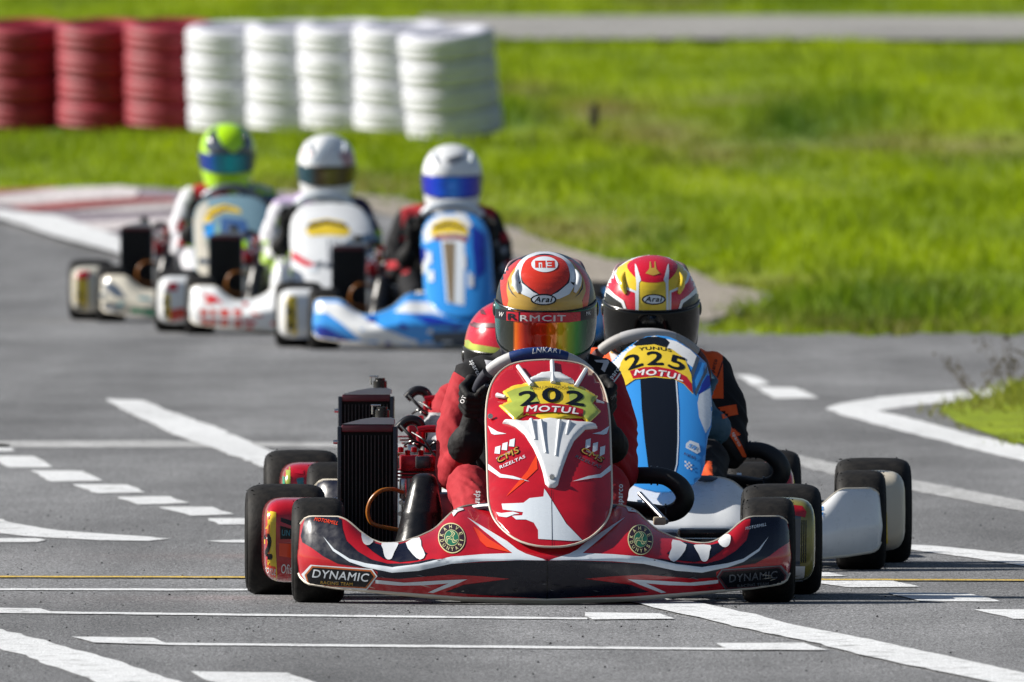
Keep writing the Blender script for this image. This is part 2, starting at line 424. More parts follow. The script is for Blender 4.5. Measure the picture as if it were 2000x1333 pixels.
M_SHOULD, _ = asphalt_mat('pale_worn_asphalt', (0.14, 0.12, 0.095), (0.40, 0.36, 0.31), 0.3, 0.2)
M_ROAD2, _ = asphalt_mat('far_asphalt', (0.18, 0.175, 0.165), (0.34, 0.335, 0.32), 0.3, 0.15)
M_PAINT, _pb = asphalt_mat('white_road_paint', (0.42, 0.43, 0.44), (0.84, 0.86, 0.88), 1.0, 0.08, 0.80, 0.6)
M_PAINTW, _ = asphalt_mat('worn_white_road_paint', (0.16, 0.16, 0.16), (0.66, 0.67, 0.68), 0.8, 0.15, 0.6, 1.2)
M_PAINTY, _ = asphalt_mat('yellow_road_paint', (0.30, 0.20, 0.03), (0.75, 0.52, 0.10), 1.0, 0.1)
M_KERBR, _ = asphalt_mat('faded_red_kerb_paint', (0.16, 0.03, 0.03), (0.36, 0.09, 0.08), 0.3, 0.3)
M_KERBW, _ = asphalt_mat('faded_white_kerb_paint', (0.32, 0.29, 0.30), (0.62, 0.58, 0.58), 0.3, 0.2)
M_KERBG, _ = asphalt_mat('grey_lilac_concrete', (0.11, 0.09, 0.11), (0.26, 0.23, 0.26), 0.3, 0.35)

def grass_mat(name, blades):
    m = bpy.data.materials.new(name); m.use_nodes = True; nt = m.node_tree; N = nt.nodes; Lk = nt.links; b = N['Principled BSDF']
    g = N.new('ShaderNodeNewGeometry')
    def nz(s, sc, det=5):
        n = N.new('ShaderNodeTexNoise'); n.inputs['Scale'].default_value = s; n.inputs['Detail'].default_value = det
        mp = N.new('ShaderNodeMapping'); mp.inputs['Scale'].default_value = sc; Lk.new(g.outputs['Position'], mp.inputs[0]); Lk.new(mp.outputs[0], n.inputs['Vector']); return n
    a = nz(1.0, (0.8, 0.10, 0)); r = N.new('ShaderNodeValToRGB'); cr = r.color_ramp
    k = 1.0 if blades else 0.7
    cols = [(0.30, (0.14*k, 0.15*k, 0.022*k)), (0.38, (0.17*k, 0.25*k, 0.008*k)), (0.50, (0.23*k, 0.32*k, 0.005*k)), (0.64, (0.31*k, 0.40*k, 0.007*k))]
    cr.elements[0].position = cols[0][0]; cr.elements[0].color = (*cols[0][1], 1); cr.elements[1].position = cols[3][0]; cr.elements[1].color = (*cols[3][1], 1)
    for p, c in cols[1:3]: e = cr.elements.new(p); e.color = (*c, 1)
    Lk.new(a.outputs['Fac'], r.inputs['Fac'])
    b2 = nz(1.0, (6, 1.2, 0)); mr = N.new('ShaderNodeMapRange'); mr.inputs['From Min'].default_value = 0.3; mr.inputs['From Max'].default_value = 0.7
    mr.inputs['To Min'].default_value = 0.75; mr.inputs['To Max'].default_value = 1.3; Lk.new(b2.outputs['Fac'], mr.inputs['Value'])
    mx = N.new('ShaderNodeMix'); mx.data_type = 'RGBA'; mx.blend_type = 'MULTIPLY'; mx.inputs[0].default_value = 1
    src = r.outputs[0]
    for nm, cc in (('dry', (0.19, 0.15, 0.06)), ('lush', (0.06, 0.13, 0.008))):
        at = N.new('ShaderNodeAttribute'); at.attribute_name = nm; m1_ = N.new('ShaderNodeMix'); m1_.data_type = 'RGBA'; m1_.inputs[7].default_value = (*cc, 1)
        Lk.new(at.outputs['Fac'], m1_.inputs[0]); Lk.new(src, m1_.inputs[6]); src = m1_.outputs[2]
    Lk.new(src, mx.inputs[6]); Lk.new(mr.outputs[0], mx.inputs[7]); Lk.new(mx.outputs[2], b.inputs['Base Color'])
    b.inputs['Roughness'].default_value = 0.7; b.inputs['Specular IOR Level'].default_value = 0.2
    if blades:
        t = N.new('ShaderNodeBsdfTranslucent'); Lk.new(mx.outputs[2], t.inputs['Color'])
        ms = N.new('ShaderNodeMixShader'); ms.inputs[0].default_value = 0.45
        Lk.new(b.outputs[0], ms.inputs[1]); Lk.new(t.outputs[0], ms.inputs[2]); Lk.new(ms.outputs[0], N['Material Output'].inputs['Surface'])
    return m
M_GRASS = grass_mat('grass_blades', True); M_SOIL = grass_mat('grassy_soil', False)

# outlines of the paved areas, from the photograph's ground points
ASPH_PX = [(-150, 372), (0, 374), (240, 366), (400, 372), (560, 374), (760, 386), (880, 415), (1010, 452), (1180, 508), (1350, 545), (1500, 573), (1482, 606), (1385, 632), (1380, 648), (1500, 653), (1750, 655), (2000, 655), (2300, 652)]
_e = [gp(*p) for p in ASPH_PX]; asph_edge = []; _rg = random.Random(8)
for (xa, ya), (xb, yb) in zip(_e, _e[1:]):        # a ragged edge where the turf has crept over
    n_ = 14 if abs(xb-xa) < 3 else 4
    for q_ in range(n_): t_ = q_/n_; asph_edge.append((xa+(xb-xa)*t_+_rg.gauss(0, .018), ya+(yb-ya)*t_+_rg.gauss(0, .45)))
asph_edge.append(_e[-1])
far = asph_edge[0]
asph_poly = [(-70, far[1]+2)] + asph_edge + [(70, asph_edge[-1][1]-2), (70, -30), (-70, -30)]
ISLE_PX = [(1832, 806), (1868, 790), (1938, 783), (2000, 763), (2200, 735), (2500, 750), (2500, 960), (2200, 905), (2000, 874), (1946, 860), (1868, 831)]
isle_poly = [gp(*p) for p in ISLE_PX]
FAR_PX = [(820, 34), (1000, 35), (1500, 34), (2000, 36), (2600, 40), (2600, 86), (2000, 82), (1500, 80), (1000, 80), (820, 76)]
def fpt(px, py):       # the far road lies on the slope without the small bumps
    lo, hi = 200.0, 420.0
    for _ in range(40):
        m = (lo+hi)/2
        if HOR + FPX*(HC-0.0079*(m-150))/m > py: lo = m
        else: hi = m
    return ((px-1000)*lo/FPX, lo+YC)
def inside(p, poly):
    x, y = p; c = False; n = len(poly); j = n-1
    for i in range(n):
        xi, yi = poly[i]; xj, yj = poly[j]
        if (yi > y) != (yj > y) and x < (xj-xi)*(y-yi)/(yj-yi)+xi: c = not c
        j = i
    return c
def sheet(name, poly, m, dz, step=(1.0, 2.0), kind='structure', parent=None):
    V, F = poly2d([poly], step)
    o = mk(name, [(x, y, terr(x, y)+dz) for x, y in V], F, m, parent)
    if parent is None: o['kind'] = kind
    return o
# terrain: one sheet to the horizon
xs = sorted(set([-1500, -600, -250, -120, -70, -40, -25, 25, 40, 70, 120, 250, 600, 1500] + [round(-18+0.5*i, 2) for i in range(73)]))
ys = sorted(set([-1500, -600, -200, -81, -60, -30, 0, 30, 50, 60] + [64+1.0*i for i in range(200)] + [270, 290, 330, 400, 600, 1000, 2000, 4000]))
V = [(x, y, terr(x, y)-(0.03 if y > 60 else 0.0)-(0.004 if y <= 60 else 0)) for y in ys for x in xs]
F = [(j*len(xs)+i, j*len(xs)+i+1, (j+1)*len(xs)+i+1, (j+1)*len(xs)+i) for j in range(len(ys)-1) for i in range(len(xs)-1)]
ground = mk('ground', V, F, M_SOIL); ground['kind'] = 'structure'
def soil_attrs(o):
    pv = [patch(v.co.x, v.co.y, v.co.z) if 50 < v.co.y < 300 and abs(v.co.x) < 15 else (0, 0) for v in o.data.vertices]
    for i_, nm in enumerate(('dry', 'lush')):
        at = o.data.attributes.new(nm, 'FLOAT', 'POINT'); at.data.foreach_set('value', [p[i_] for p in pv])
# the track: near sheet continues behind the camera
V, F = poly2d([asph_poly], (1.0, 2.0))
track = mk('track', [(x, y, terr(x, y)+0.004) for x, y in V], F, M_ASPH); track['kind'] = 'structure'
sheet('track_behind_camera', [(-70, -30), (70, -30), (70, -400), (-70, -400)], M_ASPH, 0.004, (20, 40))
sheet('track_shoulder', [gp(*p) for p in [(560, 377), (760, 389), (880, 418), (1010, 455), (1180, 511), (1350, 548), (1494, 575), (1476, 604), (1380, 630), (1300, 640), (1180, 600), (1000, 500), (880, 452), (740, 420), (560, 402)]], M_SHOULD, 0.012)
sheet('kerb_base', [gp(*p) for p in [(-150, 376), (0, 378), (240, 370), (400, 376), (560, 378), (620, 440), (240, 470), (120, 436), (-10, 420), (-150, 412)]], M_KERBG, 0.012)
sheet('kerb_white_band', [gp(*p) for p in [(-120, 402), (-120, 388), (0, 386), (110, 374), (235, 369), (275, 376), (262, 392), (150, 398), (60, 408)]], M_KERBW, 0.018, (0.5, 1))
sheet('kerb_red_band', [gp(*p) for p in [(-120, 380), (0, 376), (110, 371), (110, 374), (0, 385), (-120, 388)]], M_KERBR, 0.018, (0.5, 1))
sheet('kerb_red_band', [gp(*p) for p in [(15, 409), (120, 401), (260, 393), (340, 392), (340, 401), (270, 403), (140, 414), (60, 418)]], M_KERBR, 0.018, (0.5, 1))
sheet('kerb_white_band', [gp(*p) for p in [(120, 420), (300, 404), (400, 398), (400, 412), (280, 420)]], M_KERBW, 0.018, (0.5, 1))
sheet('kerb_white_band', [gp(*p) for p in [(150, 442), (420, 426), (420, 440), (200, 458)]], M_KERBW, 0.018, (0.5, 1))
far_poly = [fpt(*p) for p in FAR_PX]
Vf, Ff = poly2d([far_poly], (1.0, 2.0))
fr = mk('far_road', [(x, y, 0.0079*(y-YC-150)+0.02) for x, y in Vf], Ff, M_ROAD2); fr['kind'] = 'structure'
isle = sheet('grass_verge', isle_poly, M_SOIL, 0.012, (0.3, 1))

# painted markings
def line(name, px, m=M_PAINT, dz=0.0062):
    P = [gp(*p) for p in px]; Q = []; n = len(P)
    for i in range(n):                            # brushed edges are never quite straight
        (x1, y1), (x2, y2) = P[i], P[(i+1) % n]; k = max(1, min(60, int(abs(x2-x1)/0.04 + abs(y2-y1)/0.5)))
        for q in range(k):
            t = q/k; Q.append((x1+(x2-x1)*t+random.gauss(0, .004), y1+(y2-y1)*t+random.gauss(0, .010)))
    o = sheet(name, Q, m, dz, (0.5, 1.0)); return o
line('painted_line', [(-80, 866), (300, 864), (520, 868), (900, 871), (900, 878), (520, 877), (390, 878), (-80, 878)], M_PAINTW)
line('painted_line', [(205, 783), (240, 785), (278, 786), (319, 803), (435, 844), (493, 870), (528, 885), (680, 950), (650, 975), (510, 916), (406, 876), (354, 859), (261, 816), (232, 801)], dz=0.0078)
for d in ([(-60, 869), (12, 871), (29, 885), (-30, 887)], [(-25, 894), (68, 895), (107, 917), (15, 917)], [(60, 923), (160, 924), (200, 943), (98, 945)],
          [(138, 950), (250, 951), (284, 966), (190, 968)], [(229, 975), (330, 973.5), (368, 987), (270, 990)], [(310, 994.5), (412, 994.5), (458, 1009), (371, 1012)],
          [(403, 1017), (520, 1017), (560, 1029), (430, 1029)],
          [(1560, 1122), (1620, 1123), (1648, 1130), (1590, 1131)], [(1560, 1139), (1740, 1138.5), (1798, 1151), (1660, 1152.5)],
          [(1730, 1162.5), (1890, 1163.5), (1955, 1180), (1800, 1180)], [(1900, 1195.5), (2040, 1196), (2080, 1215), (1980, 1214)]):
    line('painted_dash', d)
line('painted_line', [(-60, 1008), (0, 1019), (35, 1028), (116, 1041), (197, 1047), (290, 1053), (333, 1057), (290, 1061), (200, 1060), (101, 1055), (43, 1051), (-60, 1040)])
line('painted_line', [(-60, 1056), (70, 1056), (92, 1059), (70, 1063.5), (-60, 1064)])
line('painted_line', [(400, 1061), (480, 1059), (700, 1060), (700, 1067), (430, 1064)])
line('yellow_painted_line', [(-20, 1131), (600, 1132.3), (1600, 1136.8), (2040, 1138), (2040, 1140.6), (1600, 1139.3), (600, 1134.8), (-20, 1133.5)], M_PAINTY, 0.0078)
line('painted_line', [(-60, 1154), (620, 1155.5), (620, 1159), (-60, 1157.8)])
line('painted_line', [(-40, 1192), (75, 1193.5), (97, 1199.5), (500, 1204.5), (1000, 1210), (1150, 1212), (1150, 1215), (1000, 1213.8), (500, 1208.5), (90, 1203.5), (-40, 1202.5)])
line('painted_dash', [(1138, 1202), (1290, 1204), (1312, 1214.5), (1150, 1216)], dz=0.0070)
line('painted_dash', [(138, 1249.5), (305, 1252), (335, 1266), (185, 1261)], dz=0.0070)
line('painted_line', [(310, 1261), (1000, 1266.8), (1425, 1271.3), (1435, 1275), (1000, 1271.6), (322, 1265.3)])
line('painted_dash', [(1400, 1262), (1570, 1262), (1612, 1276), (1430, 1276)], dz=0.0070)
line('painted_line', [(-60, 1218), (0, 1235), (100, 1260), (200, 1288), (345, 1335), (480, 1390), (330, 1400), (180, 1335), (60, 1290), (0, 1272), (-60, 1255)])
line('painted_dash', [(370, 1317), (560, 1320), (600, 1333), (650, 1350), (450, 1350), (400, 1333)])
line('painted_line', [(1150, 1160), (1230, 1166), (1310, 1177), (1380, 1186), (1450, 1201), (1550, 1227), (1700, 1256), (1850, 1288), (2040, 1331), (2100, 1380), (2020, 1360), (1950, 1342), (1800, 1311), (1700, 1290), (1600, 1264), (1480, 1239), (1380, 1217), (1300, 1198), (1240, 1184), (1160, 1172)], dz=0.0078)
line('painted_line', [(1740, 1066), (1829, 1071), (2000, 1089), (2060, 1096), (2060, 1116), (2000, 1110), (1888, 1093), (1767, 1077), (1740, 1075)])
line('painted_line', [(1480, 870), (1537, 889), (1634, 909), (1775, 940), (1907, 964), (2000, 983), (2080, 996), (2080, 1018), (2000, 1003), (1888, 983), (1775, 960), (1618, 929), (1548, 909), (1480, 888)], M_PAINTW)
line('painted_line', [(1613, 802), (1634, 793), (1720, 779), (1829, 770), (2000, 760), (2150, 745), (2150, 757), (2000, 773), (1868, 788), (1790, 795), (1714, 806), (1790, 823), (1907, 855), (2000, 876), (2100, 895), (2100, 930), (2000, 905), (1888, 878), (1751, 843), (1650, 816)])
line('painted_dash', [(1436, 735), (1470, 737), (1503, 752), (1470, 757)]); line('painted_dash', [(1474, 758), (1556, 761), (1598, 781), (1513, 782)])
line('painted_edge_line', [(-120, 402), (0, 421), (112, 432), (196, 460), (280, 488), (360, 520), (300, 528), (210, 500), (112, 474), (28, 446), (0, 437), (-120, 420)], dz=0.03)

PATCH = [(1180, 222, 90, 24, 1, 1.0), (1270, 268, 130, 30, 1, .8), (1390, 305, 90, 28, 1, .9), (1040, 180, 60, 16, 1, .7), (1800, 285, 260, 22, 1, .7), (1110, 455, 160, 34, 1, .8), (900, 412, 60, 20, 1, .7), (700, 372, 200, 16, 1, .9),
         (1500, 560, 160, 18, 1, .7), (1420, 640, 260, 10, 1, .8), (1750, 650, 320, 9, 1, .8), (1990, 820, 260, 90, 1, .5), (1900, 835, 90, 40, 1, .9), (2000, 868, 80, 20, 1, .9), (1880, 795, 60, 12, 1, .8), (1540, 255, 90, 32, 2, 1.0), (1690, 232, 110, 30, 2, .8), (1280, 472, 45, 22, 2, 1.0), (1700, 620, 260, 26, 2, .8), (1960, 560, 120, 40, 2, .4),
         (590, 255, 110, 30, 2, .9), (1000, 235, 70, 20, 2, .8), (200, 250, 260, 14, 2, .7), (1420, 205, 60, 14, 1, .5), (1560, 12, 260, 14, 2, .6), (1320, 12, 120, 12, 1, .6)]
def patch(x, Y, z):
    D = Y-YC; px, py = 1000+FPX*x/D, HOR+FPX*(HC-z)/D; dry = lush = 0.0; j = 40*noise.noise(Vector((x*1.5, Y*0.3, 9.0)))
    for cx, cy, rx, ry, t, a in PATCH:
        q = ((px+j-cx)/rx)**2+((py+j*0.25-cy)/ry)**2
        if q < 5:
            if t == 1: dry = max(dry, a*math.exp(-q))
            else: lush = max(lush, a*math.exp(-q))
    return dry, lush
# rubber crumbs and grit lying on the track near the karts
rg = random.Random(11); Vc = []; Fc = []
for i in range(1100):
    x = rg.uniform(-1.4, 1.6); Y = rg.uniform(-9, 14); r = rg.choice((.001, .0014, .002, .003)); a = rg.uniform(0, 3.14); k = len(Vc)
    Vc += [(x+r*math.cos(a), Y+r*math.sin(a), .0045), (x-r*math.sin(a), Y+r*math.cos(a), .0045), (x-r*math.cos(a)*1.6, Y-r*math.sin(a), .0045), (x, Y, .0045+r*1.3)]
    Fc += [(k, k+1, k+3), (k+1, k+2, k+3), (k+2, k, k+3)]
crumbs = mk('rubber_crumbs', Vc, Fc, mat('crumb_rubber', (.015, .015, .015), rough=.9), None, False); crumbs['kind'] = 'stuff'
# grass as blades: nobody could count it
def grass(name, n, px_box, region, hgt, seed, wid=0.006, kind='stuff', exclude=()):
    rng = np.random.default_rng(seed); V = []; F = []; k = 0; A1 = []; A2 = []
    x0, x1, d0, d1 = px_box
    cnt = 0
    while cnt < n:
        # more blades near, spread evenly over what is seen
        D = d0 + (d1-d0)*rng.random()**1.15; x = (x0+(x1-x0)*rng.random())*D/200.0; Y = D+YC
        cnt += 1
        if not region((x, Y)): continue
        z = terr(x, Y)-0.03; dry, lush = patch(x, Y, z)
        hh = hgt*(1+0.9*lush-0.45*dry)*(0.5+0.9*max(0, 0.5+noise.noise(Vector((x*0.9, Y*0.14, 5.0)))))
        for b in range(4):
            h = hh*(0.5+rng.random()*0.8); a = rng.random()*6.283; ox, oy = rng.normal(0, 0.05, 2); lx, ly = rng.normal(0, 0.35*h, 2)
            w = wid*(0.8+rng.random()); ca, sa = math.cos(a)*w, math.sin(a)*w
            V += [(x+ox-ca, Y+oy-sa, z), (x+ox+ca, Y+oy+sa, z), (x+ox+lx*0.45+ca*0.7, Y+oy+ly*0.45+sa*0.7, z+h*0.6), (x+ox+lx, Y+oy+ly, z+h)]
            F += [(k, k+1, k+2), (k, k+2, k+3)]; k += 4; A1 += [dry]*4; A2 += [lush]*4
    o = mk(name, V, F, M_GRASS, None, False)
    for nm, arr in (('dry', A1), ('lush', A2)):
        at = o.data.attributes.new(nm, 'FLOAT', 'POINT'); at.data.foreach_set('value', arr)
    o['kind'] = kind; return o
def open_field(p):
    if inside(p, asph_poly) or inside(p, far_poly): return False
    return True
grass('grass', 52000, (-7.5, 7.5, 143, 345), open_field, 0.082, 3)
shoulder_poly = [gp(*p) for p in [(300, 372), (560, 374), (760, 386), (1010, 452), (1180, 508), (1350, 545), (1500, 573), (1482, 606), (1385, 632), (1380, 648), (2000, 655), (2000, 662), (1370, 656), (1300, 628), (1180, 560), (1000, 480), (880, 436), (740, 402), (560, 386), (300, 380)]]
grass('grass', 26000, (-3.5, 5.5, 140, 205), lambda p: inside(p, shoulder_poly) and noise.noise(Vector((p[0]*2.2, p[1]*.35, 4))) > .12, 0.055, 9, 0.004)
grass('grass', 14000, (1.6, 5.5, 104, 134), lambda p: inside(p, isle_poly), 0.12, 5, 0.004)

soil_attrs(ground); soil_attrs(isle)
# tyre wall: every tyre of every stack
M_TYRW = mat('white_painted_rubber', (0.55, 0.56, 0.63), rough=0.55, var=0.12, vscale=7, bump=0.004, bscale=18)
M_TYRR = mat('red_painted_rubber', (0.26, 0.010, 0.026), rough=0.6, var=0.15, vscale=7, bump=0.004, bscale=18)
def tyre_mesh(m, name):
    Rr, w, ri = 0.315, 0.088, 0.19
    prof = [(-w*0.72, ri), (-w*0.98, ri+0.03), (-w, Rr-0.060), (-w*0.93, Rr-0.026), (-w*0.80, Rr-0.010), (-w*0.6, Rr-0.002)]
    for q in range(4):
        c = -w*0.6 + (q+0.5)*w*0.3
        prof += [(c-0.008, Rr-0.001), (c-0.003, Rr), (c+0.003, Rr), (c+0.008, Rr-0.001)] if q % 2 else [(c, Rr-0.010)]
    prof += [(w*0.6, Rr-0.004), (w*0.80, Rr-0.010), (w*0.93, Rr-0.026), (w, Rr-0.060), (w*0.98, ri+0.03), (w*0.72, ri), (0, ri+0.012)]
    b = MB().lathe(prof, axis='Z', seg=48, closed=True)
    return b.build(name, m)
tyr_first = {}
stacks = []
xl = [-45, 112, 242, 366, 482, 587, 692, 796]
lvl = ['bottom', 'second from the bottom', 'third from the bottom', 'topmost']
which = {0: ('red', 'leftmost red stack, cut by the frame'), 1: ('red', 'middle red stack'), 2: ('red', 'red stack beside the whites'),
         3: ('white', 'white stack beside the reds'), 4: ('white', 'second white stack'), 5: ('white', 'middle white stack of five'),
         6: ('white', 'fourth white stack'), 7: ('white', 'last white stack on the right')}
BASE = {0: 246, 1: 246, 2: 246, 3: 252, 4: 251, 5: 250, 6: 252, 7: 264}
for i in range(8):
    D = 214.0 + (7-i)*0.48
    sc = 190.0/FPX*D/0.63 if False else 1.0
    cx = (xl[i]+95-1000)*D/FPX
    zb = HC-(BASE[i]-HOR)*D/FPX
    col, wh = which[i]
    roll = {7: 5.5}.get(i, random.uniform(0.5, 2.5)); pit = 7.0
    M = Matrix.Rotation(R(pit), 4, 'X') @ Matrix.Rotation(R(-roll), 4, 'Y')
    for k in range(4):
        m = M_TYRW if col == 'white' else M_TYRR
        if col not in tyr_first:
            o = tyre_mesh(m, 'tyre'); tyr_first[col] = o
        else:
            o = tyr_first[col].copy(); C.objects.link(o)
        off = M @ Vector((random.uniform(-0.008, 0.008), random.uniform(-0.01, 0.01), 0.088+k*0.168))
        o.location = (cx+off.x, D+YC+off.y, zb+off.z)
        o.rotation_euler = (M @ Matrix.Rotation(random.uniform(0, 6), 4, 'Z')).to_euler()
        tag(o, f'{col} painted tyre, {lvl[k]} in the {wh}', 'tyre', f'{col} painted tyres of the barrier')
# a post-like dark stub and weeds at the verge
b = MB(); rng = random.Random(4)
x0, y0 = gp(1160, 252)
b.tube([(0,0,-0.05), (0.004,0,0.10), (0,0,0.17)], [0.028, 0.032, 0.024], 10)
o = b.build('stump', mat('dark_wood', (0.035, 0.03, 0.02), rough=0.9, var=0.3)); o.location = (x0, y0, terr(x0, y0)); tag(o, 'short dark stump in the grass right of the tyre wall', 'stump')
def weed(px, py, n, h, seed, label):
    rg = random.Random(seed); X, Y = gp(px, py); root = empty('weed', (X, Y, terr(X, Y))); tag(root, label, 'weed', 'dry weeds at the verge')
    st = MB(); lf = MB()
    for i in range(n):
        lx, ly = rg.uniform(-0.14, 0.14), rg.uniform(-0.1, 0.1); hh = h*rg.uniform(0.6, 1)
        st.tube([(lx*0.1, ly*0.1, 0), (lx*0.6, ly*0.6, hh*0.5), (lx, ly, hh)], [0.0022, 0.0014, 0.0008], 5, 3)
        for q in range(7):
            t = rg.uniform(0.3, 1); c = Vector((lx*t+rg.uniform(-.025, .025), ly*t, hh*t)); r = rg.uniform(0.003, 0.007)
            lf.add([c+Vector((-r, 0, 0)), c+Vector((0, r*0.6, -r)), c+Vector((r, 0, 0)), c+Vector((0, -r*0.4, r*1.3))], [(0, 1, 2, 3)])
    st.build('stem', mat('dry_stem', (0.12, 0.09, 0.045), rough=0.9), root); o = lf.build('leaves', mat('dry_leaf', (0.14, 0.10, 0.03), rough=0.9, var=0.4), root); o['kind'] = 'stuff'
weed(1905, 775, 7, 0.16, 1, 'sparse dry brown weed on the left of the corner verge')
weed(1975, 762, 10, 0.25, 2, 'taller dry brown weed at the right edge of the photo')

# ================================================================== KARTS
def interp(t, tab):
    if t <= tab[0][0]: return tab[0][1]
    for (a, b), (c, d) in zip(tab, tab[1:]):
        if t <= c: return b+(d-b)*(t-a)/(c-a)
    return tab[-1][1]
ZT = [(0,.240),(.15,.240),(.18,.239),(.196,.236),(.210,.231),(.222,.224),(.240,.207),(.256,.191),(.2725,.179),(.305,.1645),(.337,.1545),(.359,.150),(.378,.1485),(.398,.150),(.42,.159),(.445,.177),(.466,.196),(.480,.206),(.495,.2115),(.565,.212),(.580,.205),(.590,.19),(.597,.165)]
ZB = [(0, .016), (.2, .020), (.4, .034), (.5, .042), (.57, .052), (.585, .062), (.597, .09)]
YF = [(0, -.375), (.1, -.368), (.2, -.352), (.3, -.325), (.4, -.285), (.5, -.225), (.555, -.19), (.575, -.172), (.588, -.15), (.597, -.115)]
DT = [(0, .25), (.16, .24), (.25, .15), (.31, .10), (.375, .06), (.44, .05), (.5, .045), (.6, .03)]
def bump_pt(x, v):
    ax = abs(x); zt, zb = interp(ax, ZT), interp(ax, ZB); z = zb+(zt-zb)*v
    zc = 0.112 if ax < 0.25 else interp(ax, [(.25, .112), (.375, .085), (.5, .11), (.6, .12)])
    if z < zc: y = 0.028*(1-(z-zb)/max(.01, zc-zb))**2
    else:
        t = (z-zc)/max(.01, zt-zc); y = interp(ax, DT)*(t**1.25)
        y += 0.012*t**6
    return Vector((x, interp(ax, YF)+y, z))
def bumper_mesh(name, m, parent, zt_scale=1.0):
    xs = [-.597, -.594, -.588, -.58, -.565] + [-.55+.01*i for i in range(111)] + [.565, .58, .588, .594, .597]
    rows = 22; V = []; n = rows+4
    for x in xs:
        for j in range(rows): V.append(bump_pt(x, j/(rows-1)))
        p = V[-1]; V.append(p+Vector((0, .006, .002))); V.append(p+Vector((0, .014, -.002))); V.append(p+Vector((0, .018, -.012))); V.append(p+Vector((0, .02, -.03)))
    F = [(i*n+j, i*n+j+1, (i+1)*n+j+1, (i+1)*n+j)[::-1] for i in range(len(xs)-1) for j in range(n-1)]
    # closed ends run back beside the tyre
    for s, i in ((-1, 0), (1, len(xs)-1)):
        for t, (dx, dy) in enumerate([(.002, .02), (.001, .05), (-.006, .09)]):
            o = len(V)
            for j in range(rows):
                p = V[i*n+j]; zc = .125; V.append(Vector((p.x+s*dx, p.y+dy, zc+(p.z-zc)*(1-.04*t))))
            a = i*n if t == 0 else o-rows
            for j in range(rows-1):
                q = (a+j, a+j+1, o+j+1, o+j); F.append(q if s < 0 else q[::-1])
    o = mk(name, V, F, m, parent); return o
def trim_line(parent):
    xs = [-.597+.01*i for i in range(120)]; t = MB()
    t.tube([bump_pt(x, 1)+Vector((0, .003, .0005)) for x in xs], .0032, 6, 1)
    t.tube([bump_pt(x, 0)+Vector((0, .0, .000)) for x in xs], .0038, 6, 1)
    for s in (-1, 1): t.tube([bump_pt(s*.597, v/8)+Vector((s*.001, 0, 0)) for v in range(9)], .003, 6, 1)
    t.build('edge_trim', M_TRIM, parent)
def underlip(parent):
    xs = [-.56+.02*i for i in range(57)]; V = []; F = []
    for x in xs:
        p = bump_pt(x, 0); V += [p, p+Vector((0, .006, -.012*(1-abs(x)/.7))), p+Vector((0, .05, -.012*(1-abs(x)/.7)))]
    for i in range(len(xs)-1):
        for j in range(2): F.append((i*3+j, i*3+j+1, (i+1)*3+j+1, (i+1)*3+j))
    mk('lower_lip', V, F, M_TRIM, parent)

OUT = [(0, 703), (28, 704.5), (50, 707), (72, 713), (90, 725), (103, 741), (112, 760), (118, 785), (121, 820), (121, 880), (121, 930), (120.5, 970), (118, 990), (112, 1008), (101, 1024), (84, 1040), (60, 1054), (30, 1062), (0, 1064)]
def fair_y(x, z): return -.36 + .92*(z-.14) + 0.95*(z-.14)**2 + 1.6*x*x + 45*x**4
def fairing(m, parent, sx=1.0, sz=1.0, out=None, cx=0.0, edge=True, yoff=0.0):
    if out: pts = out; return fairing_pts(m, parent, pts, sx, sz, cx, edge, yoff)
    """convex front panel in front of the steering wheel"""
    pts = []
    for (hx, py) in OUT:
        z = 1.49-(py+27)*80.0/FPX if py > 850 else 1.49-(py+27)*80.25/FPX
        pts.append((hx/809.0*sx, .14+(z-.14)*sz))
    return fairing_pts(m, parent, pts, sx, sz, cx, edge, yoff)
def fairing_pts(m, parent, pts, sx, sz, cx, edge, yoff):
    poly = pts + [(-x, z) for x, z in reversed(pts[1:-1])]
    V, F = poly2d([poly], .016)
    o = mk('front_panel', [(x+cx, fair_y(x/sx, .14+(z-.14)/sz)+yoff, z) for x, z in V], F, m, parent)
    bm = bmesh.new(); bm.from_mesh(o.data); bmesh.ops.remove_doubles(bm, verts=bm.verts, dist=1e-5); bmesh.ops.recalc_face_normals(bm, faces=bm.faces)
    if sum(f.normal.y for f in bm.faces) > 0: bmesh.ops.reverse_faces(bm, faces=bm.faces)
    bm.to_mesh(o.data); bm.free()
    s = o.modifiers.new('thick', 'SOLIDIFY'); s.thickness = 0.004; s.offset = -1
    if edge:
        t = MB(); P = [Vector((x+cx, fair_y(x/sx, .14+(z-.14)/sz)+yoff, z)) for x, z in poly]
        t.tube(P+[P[0]], .0026, 6, 2); t.build('panel_edge', M_TRIM, o)
    return o

